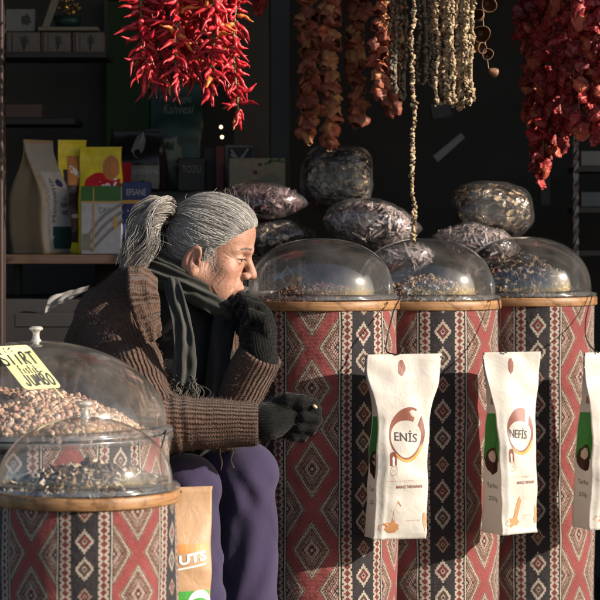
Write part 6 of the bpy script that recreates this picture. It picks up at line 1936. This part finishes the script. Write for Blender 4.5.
# trousers
def trou_sdf(P):
    d = None
    for s in 'rl':
        H, Kn, An = J[s + 'hip'], J[s + 'kn'], J[s + 'ank']
        e = smin(s_cap(P, H, Kn, .098, .058), s_cap(P, Kn, An + np.array([0, 0, .02]), .0585, .061), .02)
        dx = P[0] - Kn[0]; dz = P[2] - Kn[2]
        w = np.exp(-((dz + .16) / .12) ** 2)
        e = e - .0030 * np.sin((dx * 1.3 - dz * .55) * 95 + 2.0 * np.sin(dz * 17 + (0 if s == 'r' else 2))) * w
        e = e - .0028 * np.sin((dx + dz * .5) * 120) * np.exp(-((dz + .03) / .05) ** 2)
        # creases that run slanting from the knee down the shin
        fx = dx * 1.0 + .35 * dz + .004 * np.sin(dz * 40)
        for k_, (x0, amp) in enumerate(((-.012, .0040), (.016, .0035), (.036, .0030))):
            e = e + amp * np.exp(-((fx - x0 - .10 * (k_ - 1)) / .0055) ** 2) * np.exp(-((dz + .17 + .03 * k_) / .085) ** 2)
        e = smax(e, -(P[2] - .10), .01)
        d = e if d is None else smin(d, e, .02)
    d = smin(d, s_cap(P, J['pelvis'], J['belly'], .140, .12), .05)
    return d
tv, tf = surface_nets(trou_sdf, np.arange(-.66, .02, .0042), np.arange(4.38, 5.2, .006), np.arange(.08, .80, .0048))
obj('trousers', tv, tf, M['trousers'], woman)
# cords of the waist tie hanging between the knees
for pts in ([(221, 446, 4.52), (220, 454, 4.50), (222, 462, 4.49), (221, 470, 4.49)], [(229, 444, 4.52), (233, 452, 4.50), (231, 460, 4.49), (234, 468, 4.485)]):
    v, f = tube(spline([at(*p) for p in pts], 14), .0014, 5); obj('waist_cord', v, f, M['string'], woman)
for s in 'rl':
    A = J[s + 'ank']
    def shoe_sdf(P, A=A):
        d = s_cap(P, A + np.array([0, .01, -.045]), A + np.array([.035, -.14, -.072]), .046, .034)
        d = smin(d, s_cap(P, A + np.array([0, .0, -.02]), A + np.array([0, .01, -.05]), .042, .045), .02)
        return smax(d, -(P[2] - .002), .004)
    v, f = surface_nets(shoe_sdf, np.arange(A[0] - .08, A[0] + .12, .008), np.arange(A[1] - .22, A[1] + .10, .008), np.arange(-.006, A[2] + .05, .008))
    obj('shoe', v, f, M['shoe'], woman)

# ------------------------------------------------------------------ gloves
def glove(name, joints, cuff, fingers, thumb, palm, h=.0022, per=.0048):
    allp = np.array([p for c in fingers + [thumb] for p in c] + [p for p, _ in palm] + list(cuff[:2]))
    lo, hi = allp.min(0) - .035, allp.max(0) + .035
    def sdf(P):
        d = s_cap(P, cuff[0], cuff[1], cuff[2], cuff[3])
        for i in range(len(palm) - 1):
            d = smin(d, s_cap(P, palm[i][0], palm[i + 1][0], palm[i][1], palm[i + 1][1]), .012)
        k = .0030
        for fi in fingers:
            n_ = len(fi); e = s_chain(P, fi, np.linspace(.0118, .0098, n_), .004)
            d = smin(d, e, k)
        d = smin(d, s_chain(P, thumb, np.linspace(.0145, .0108, len(thumb)), .005), .006)
        d = d + .0007 * np.sin(P[0] * 900) * np.sin(P[2] * 900) * np.sin(P[1] * 700)
        return d
    v, f = surface_nets(sdf, np.arange(lo[0], hi[0], h), np.arange(lo[1], hi[1], h), np.arange(lo[2], hi[2], h))
    t_, an_, rr_ = seg_coord(v, cuff[0], cuff[1])
    kn_ = np.stack([t_, an_ * .032, 0 * t_], 1)
    return obj(name, v, f, M['glove'], woman, True, None, {'kn': kn_}), v, f
# right hand, loosely closed, thumb on top holding a nut
A3 = lambda *p: at(*p)
rf = [[A3(290, 406, 4.435), A3(303, 407, 4.42), A3(316, 411, 4.425), A3(316, 412, 4.448), A3(306, 412, 4.462)],
      [A3(289, 415, 4.432), A3(304, 417, 4.415), A3(317, 420, 4.42), A3(316, 422, 4.446), A3(304, 421, 4.462)],
      [A3(286, 424, 4.432), A3(300, 427, 4.417), A3(312, 428, 4.42), A3(311, 430, 4.444), A3(300, 428, 4.462)],
      [A3(282, 431, 4.434), A3(294, 435, 4.422), A3(303, 435, 4.425), A3(303, 436, 4.445), A3(294, 434, 4.46)]]
rth = [A3(276, 408, 4.425), A3(288, 400, 4.412), A3(301, 401, 4.412), A3(314, 404, 4.424)]
rg_, rv_, rfc_ = glove('glove', None, (A3(250, 422, 4.42), A3(268, 421, 4.42), .030, .033), rf, rth, [(A3(268, 421, 4.42), .0325), (A3(282, 416, 4.433), .033), (A3(291, 417, 4.438), .025)])
lf = [[A3(260, 314, 4.590), A3(251, 301, 4.592), A3(241, 297, 4.592), A3(235, 302, 4.592)],
      [A3(264, 317, 4.570), A3(256, 303, 4.566), A3(244, 299, 4.567), A3(237, 307, 4.570)],
      [A3(266, 323, 4.550), A3(261, 309, 4.543), A3(248, 304, 4.543), A3(241, 314, 4.548)],
      [A3(266, 332, 4.535), A3(263, 319, 4.526), A3(250, 314, 4.526), A3(245, 323, 4.533)]]
lth = [A3(253, 341, 4.60), A3(243, 330, 4.60), A3(237, 316, 4.592), A3(236, 306, 4.585)]
lg_, lv_, lfc_ = glove('glove', None, (A3(262, 362, 4.56), A3(258, 345, 4.56), .031, .032), lf, lth, [(A3(258, 345, 4.56), .033), (A3(258, 330, 4.563), .034), (A3(259, 318, 4.563), .027)])
# fuzz of the wool
def fuzz(v, f, n, L, r, col, mat, parent, seed, fade=None):
    r_ = np.random.default_rng(seed)
    ok = np.arange(len(f)) if fade is None else np.nonzero(fade(v[f].mean(1)))[0]
    fi = f[r_.choice(ok, n)]
    w = r_.dirichlet((1, 1, 1, 1), n)
    p = (v[fi] * w[:, :, None]).sum(1)
    nn = np.cross(v[fi[:, 2]] - v[fi[:, 0]], v[fi[:, 3]] - v[fi[:, 1]]); nn /= np.linalg.norm(nn, axis=1, keepdims=True) + 1e-12
    u = np.linspace(0, 1, 4)[None, :, None]
    ll = (L * r_.uniform(.4, 1.2, n))[:, None, None]
    tang = r_.normal(size=(n, 1, 3))
    S = p[:, None, :] + nn[:, None, :] * ll * u * .8 + tang * ll * .65 * u ** 1.4
    vv, ff, aa = strands(S, r, r * .5, 3, np.tile(np.array([col]), (n, 1)))
    o = obj('wool_fuzz', vv, ff, mat, parent, False, None, aa); o['kind'] = 'stuff'
M['fuzz'] = mat_vcol('wool_fibre', .9, 0, 10, .1, .1, 30)
fuzz(rv_, rfc_, 4200, .0042, .00022, (.018, .018, .0175), M['fuzz'], rg_, 1)
fuzz(lv_, lfc_, 4200, .0042, .00022, (.018, .018, .0175), M['fuzz'], lg_, 2)
fuzz(cv, cf, 15000, .0045, .00024, (.15, .095, .078), M['fuzz'], cd, 3, lambda c: (c[:, 1] < 4.78) & (c[:, 2] > .5))
# the nut she is holding
sv, sf, nk = nut_shapes[0]
col = np.tile(np.array([.62, .42, .26, 1]), (len(sv), 1))
nutp = A3(315, 406.5, 4.408)
tag(obj('pistachio_nut', (sv * .62) @ rand_rot(np.random.default_rng(5)).T + nutp, sf, M['nuts'], None, True, None, {'col': col}, nutp), 'single light nut held between gloved thumb and finger', 'nut')

# ------------------------------------------------------------------ scarf
mbs = None
nc = J['neck'] + np.array([.048, -.030, .028])
def loop(rad_x, rad_y, z0, tilt_f, ph0, ph1, n=70, wob=.006, seed=0):
    """round the neck: lower in front (towards +f)"""
    pts, nr = [], []
    f2 = np.array([hf[0], hf[1], 0]); f2 /= np.linalg.norm(f2); l2 = np.array([-f2[1], f2[0], 0])
    for a in np.linspace(ph0, ph1, n):
        w = 1 + .08 * math.sin(3 * a + seed)
        o = f2 * math.cos(a) * rad_x * w + l2 * math.sin(a) * rad_y * w
        z = z0 - tilt_f * math.cos(a) + wob * math.sin(2 * a + seed * 2)
        pts.append(nc + o + np.array([0, 0, z])); nr.append(o / np.linalg.norm(o) + np.array([0, 0, .25]))
    return np.array(pts), np.array(nr)
p_, n_ = loop(.082, .082, .006, .046, -PI, PI, 110, .006, 1)
scf = ribbon('scarf', p_, np.full(110, .050), n_, .009, M['scarf'], woman, 22, 0, .01, .55, .006, True, 'along', .0035, 3.0, 1)
p_, n_ = loop(.092, .096, -.024, .050, -PI, PI, 110, .008, 2.2)
ribbon('scarf_wrap', p_, np.full(110, .056), n_, .009, M['scarf'], scf, 22, 0, .01, .5, .007, True, 'along', .004, 3.4, 2)
p_, n_ = loop(.072, .072, .034, .044, -PI, PI, 90, .006, 4)
ribbon('scarf_wrap', p_, np.full(90, .040), n_, .008, M['scarf'], scf, 18, 0, .01, .5, .005, True, 'along', .003, 2.6, 3)
# hanging ends
hp_ = spline([at(170, 276, 4.585), at(174, 290, 4.545), at(180, 315, 4.505), at(185, 345, 4.485), at(185, 370, 4.475), at(183, 386, 4.472)], 60)
ribbon('scarf_end', hp_, np.interp(np.linspace(0, 1, 60), [0, .3, .7, 1], [.030, .038, .046, .042]), np.tile(np.array([.30, -.9, .12]), (60, 1)), .007, M['scarf'], scf, 44, 0, .01, .35, .007, True, 'along', .0042, 2.3, 4)
hp2 = spline([at(226, 318, 4.60), at(222, 340, 4.58), at(219, 370, 4.575), at(216, 400, 4.575)], 40)
ribbon('scarf_end', hp2, np.full(40, .05), np.tile(np.array([.5, -.85, .1]), (40, 1)), .007, M['top'], scf, 26, 0, .01, .3, .006, True, 'along', .004, 2.0, 5)
r_ = np.random.default_rng(77)
S = []
for i in range(90):
    u = r_.uniform(-1, 1)
    b = hp_[-1] + np.array([u * .027, -.004 + r_.normal() * .004, .004 + r_.normal() * .006])
    Lh = r_.uniform(.025, .048); w = np.linspace(0, 1, 9)[:, None]
    S.append(b + np.array([0, 0, -1.0]) * Lh * w + r_.normal(size=3) * np.array([.012, .006, .002]) * np.sin(w * 3.4) + r_.normal(size=3) * .005 * w)
cols = np.array([.085, .082, .07])[None] * r_.uniform(.5, 1.4, size=(90, 1))
v, f, a_ = strands(np.array(S), .0011, .0007, 4, cols); obj('fringe', v, f, M['fuzz'], scf, True, None, a_)

# ------------------------------------------------------------------ stool
st_z = J['pelvis'][2] - .155
stl = empty('stool', (seat_c[0], seat_c[1] + .02, 0), 'low wooden stool under the seated woman', 'stool')
M['stool'] = mat_wood('stool_wood', (.16, .08, .035), (.30, .17, .08), 1, 0)
v, f = box((seat_c[0], seat_c[1] + .02, st_z - .015), (.34, .30, .03), .6, .004); obj('seat', v, f, M['stool'], stl, False)
for sx_ in (-1, 1):
    for sy_ in (-1, 1):
        c_, s_ = math.cos(.6), math.sin(.6); lx, ly = sx_ * .135, sy_ * .115
        x, y = seat_c[0] + lx * c_ - ly * s_, seat_c[1] + .02 + lx * s_ + ly * c_
        v, f = tube([(x, y, st_z - .031), (x + .01 * sx_, y + .01 * sy_, .001)], [.018, .014], 10); obj('leg', v, f, M['stool'], stl)
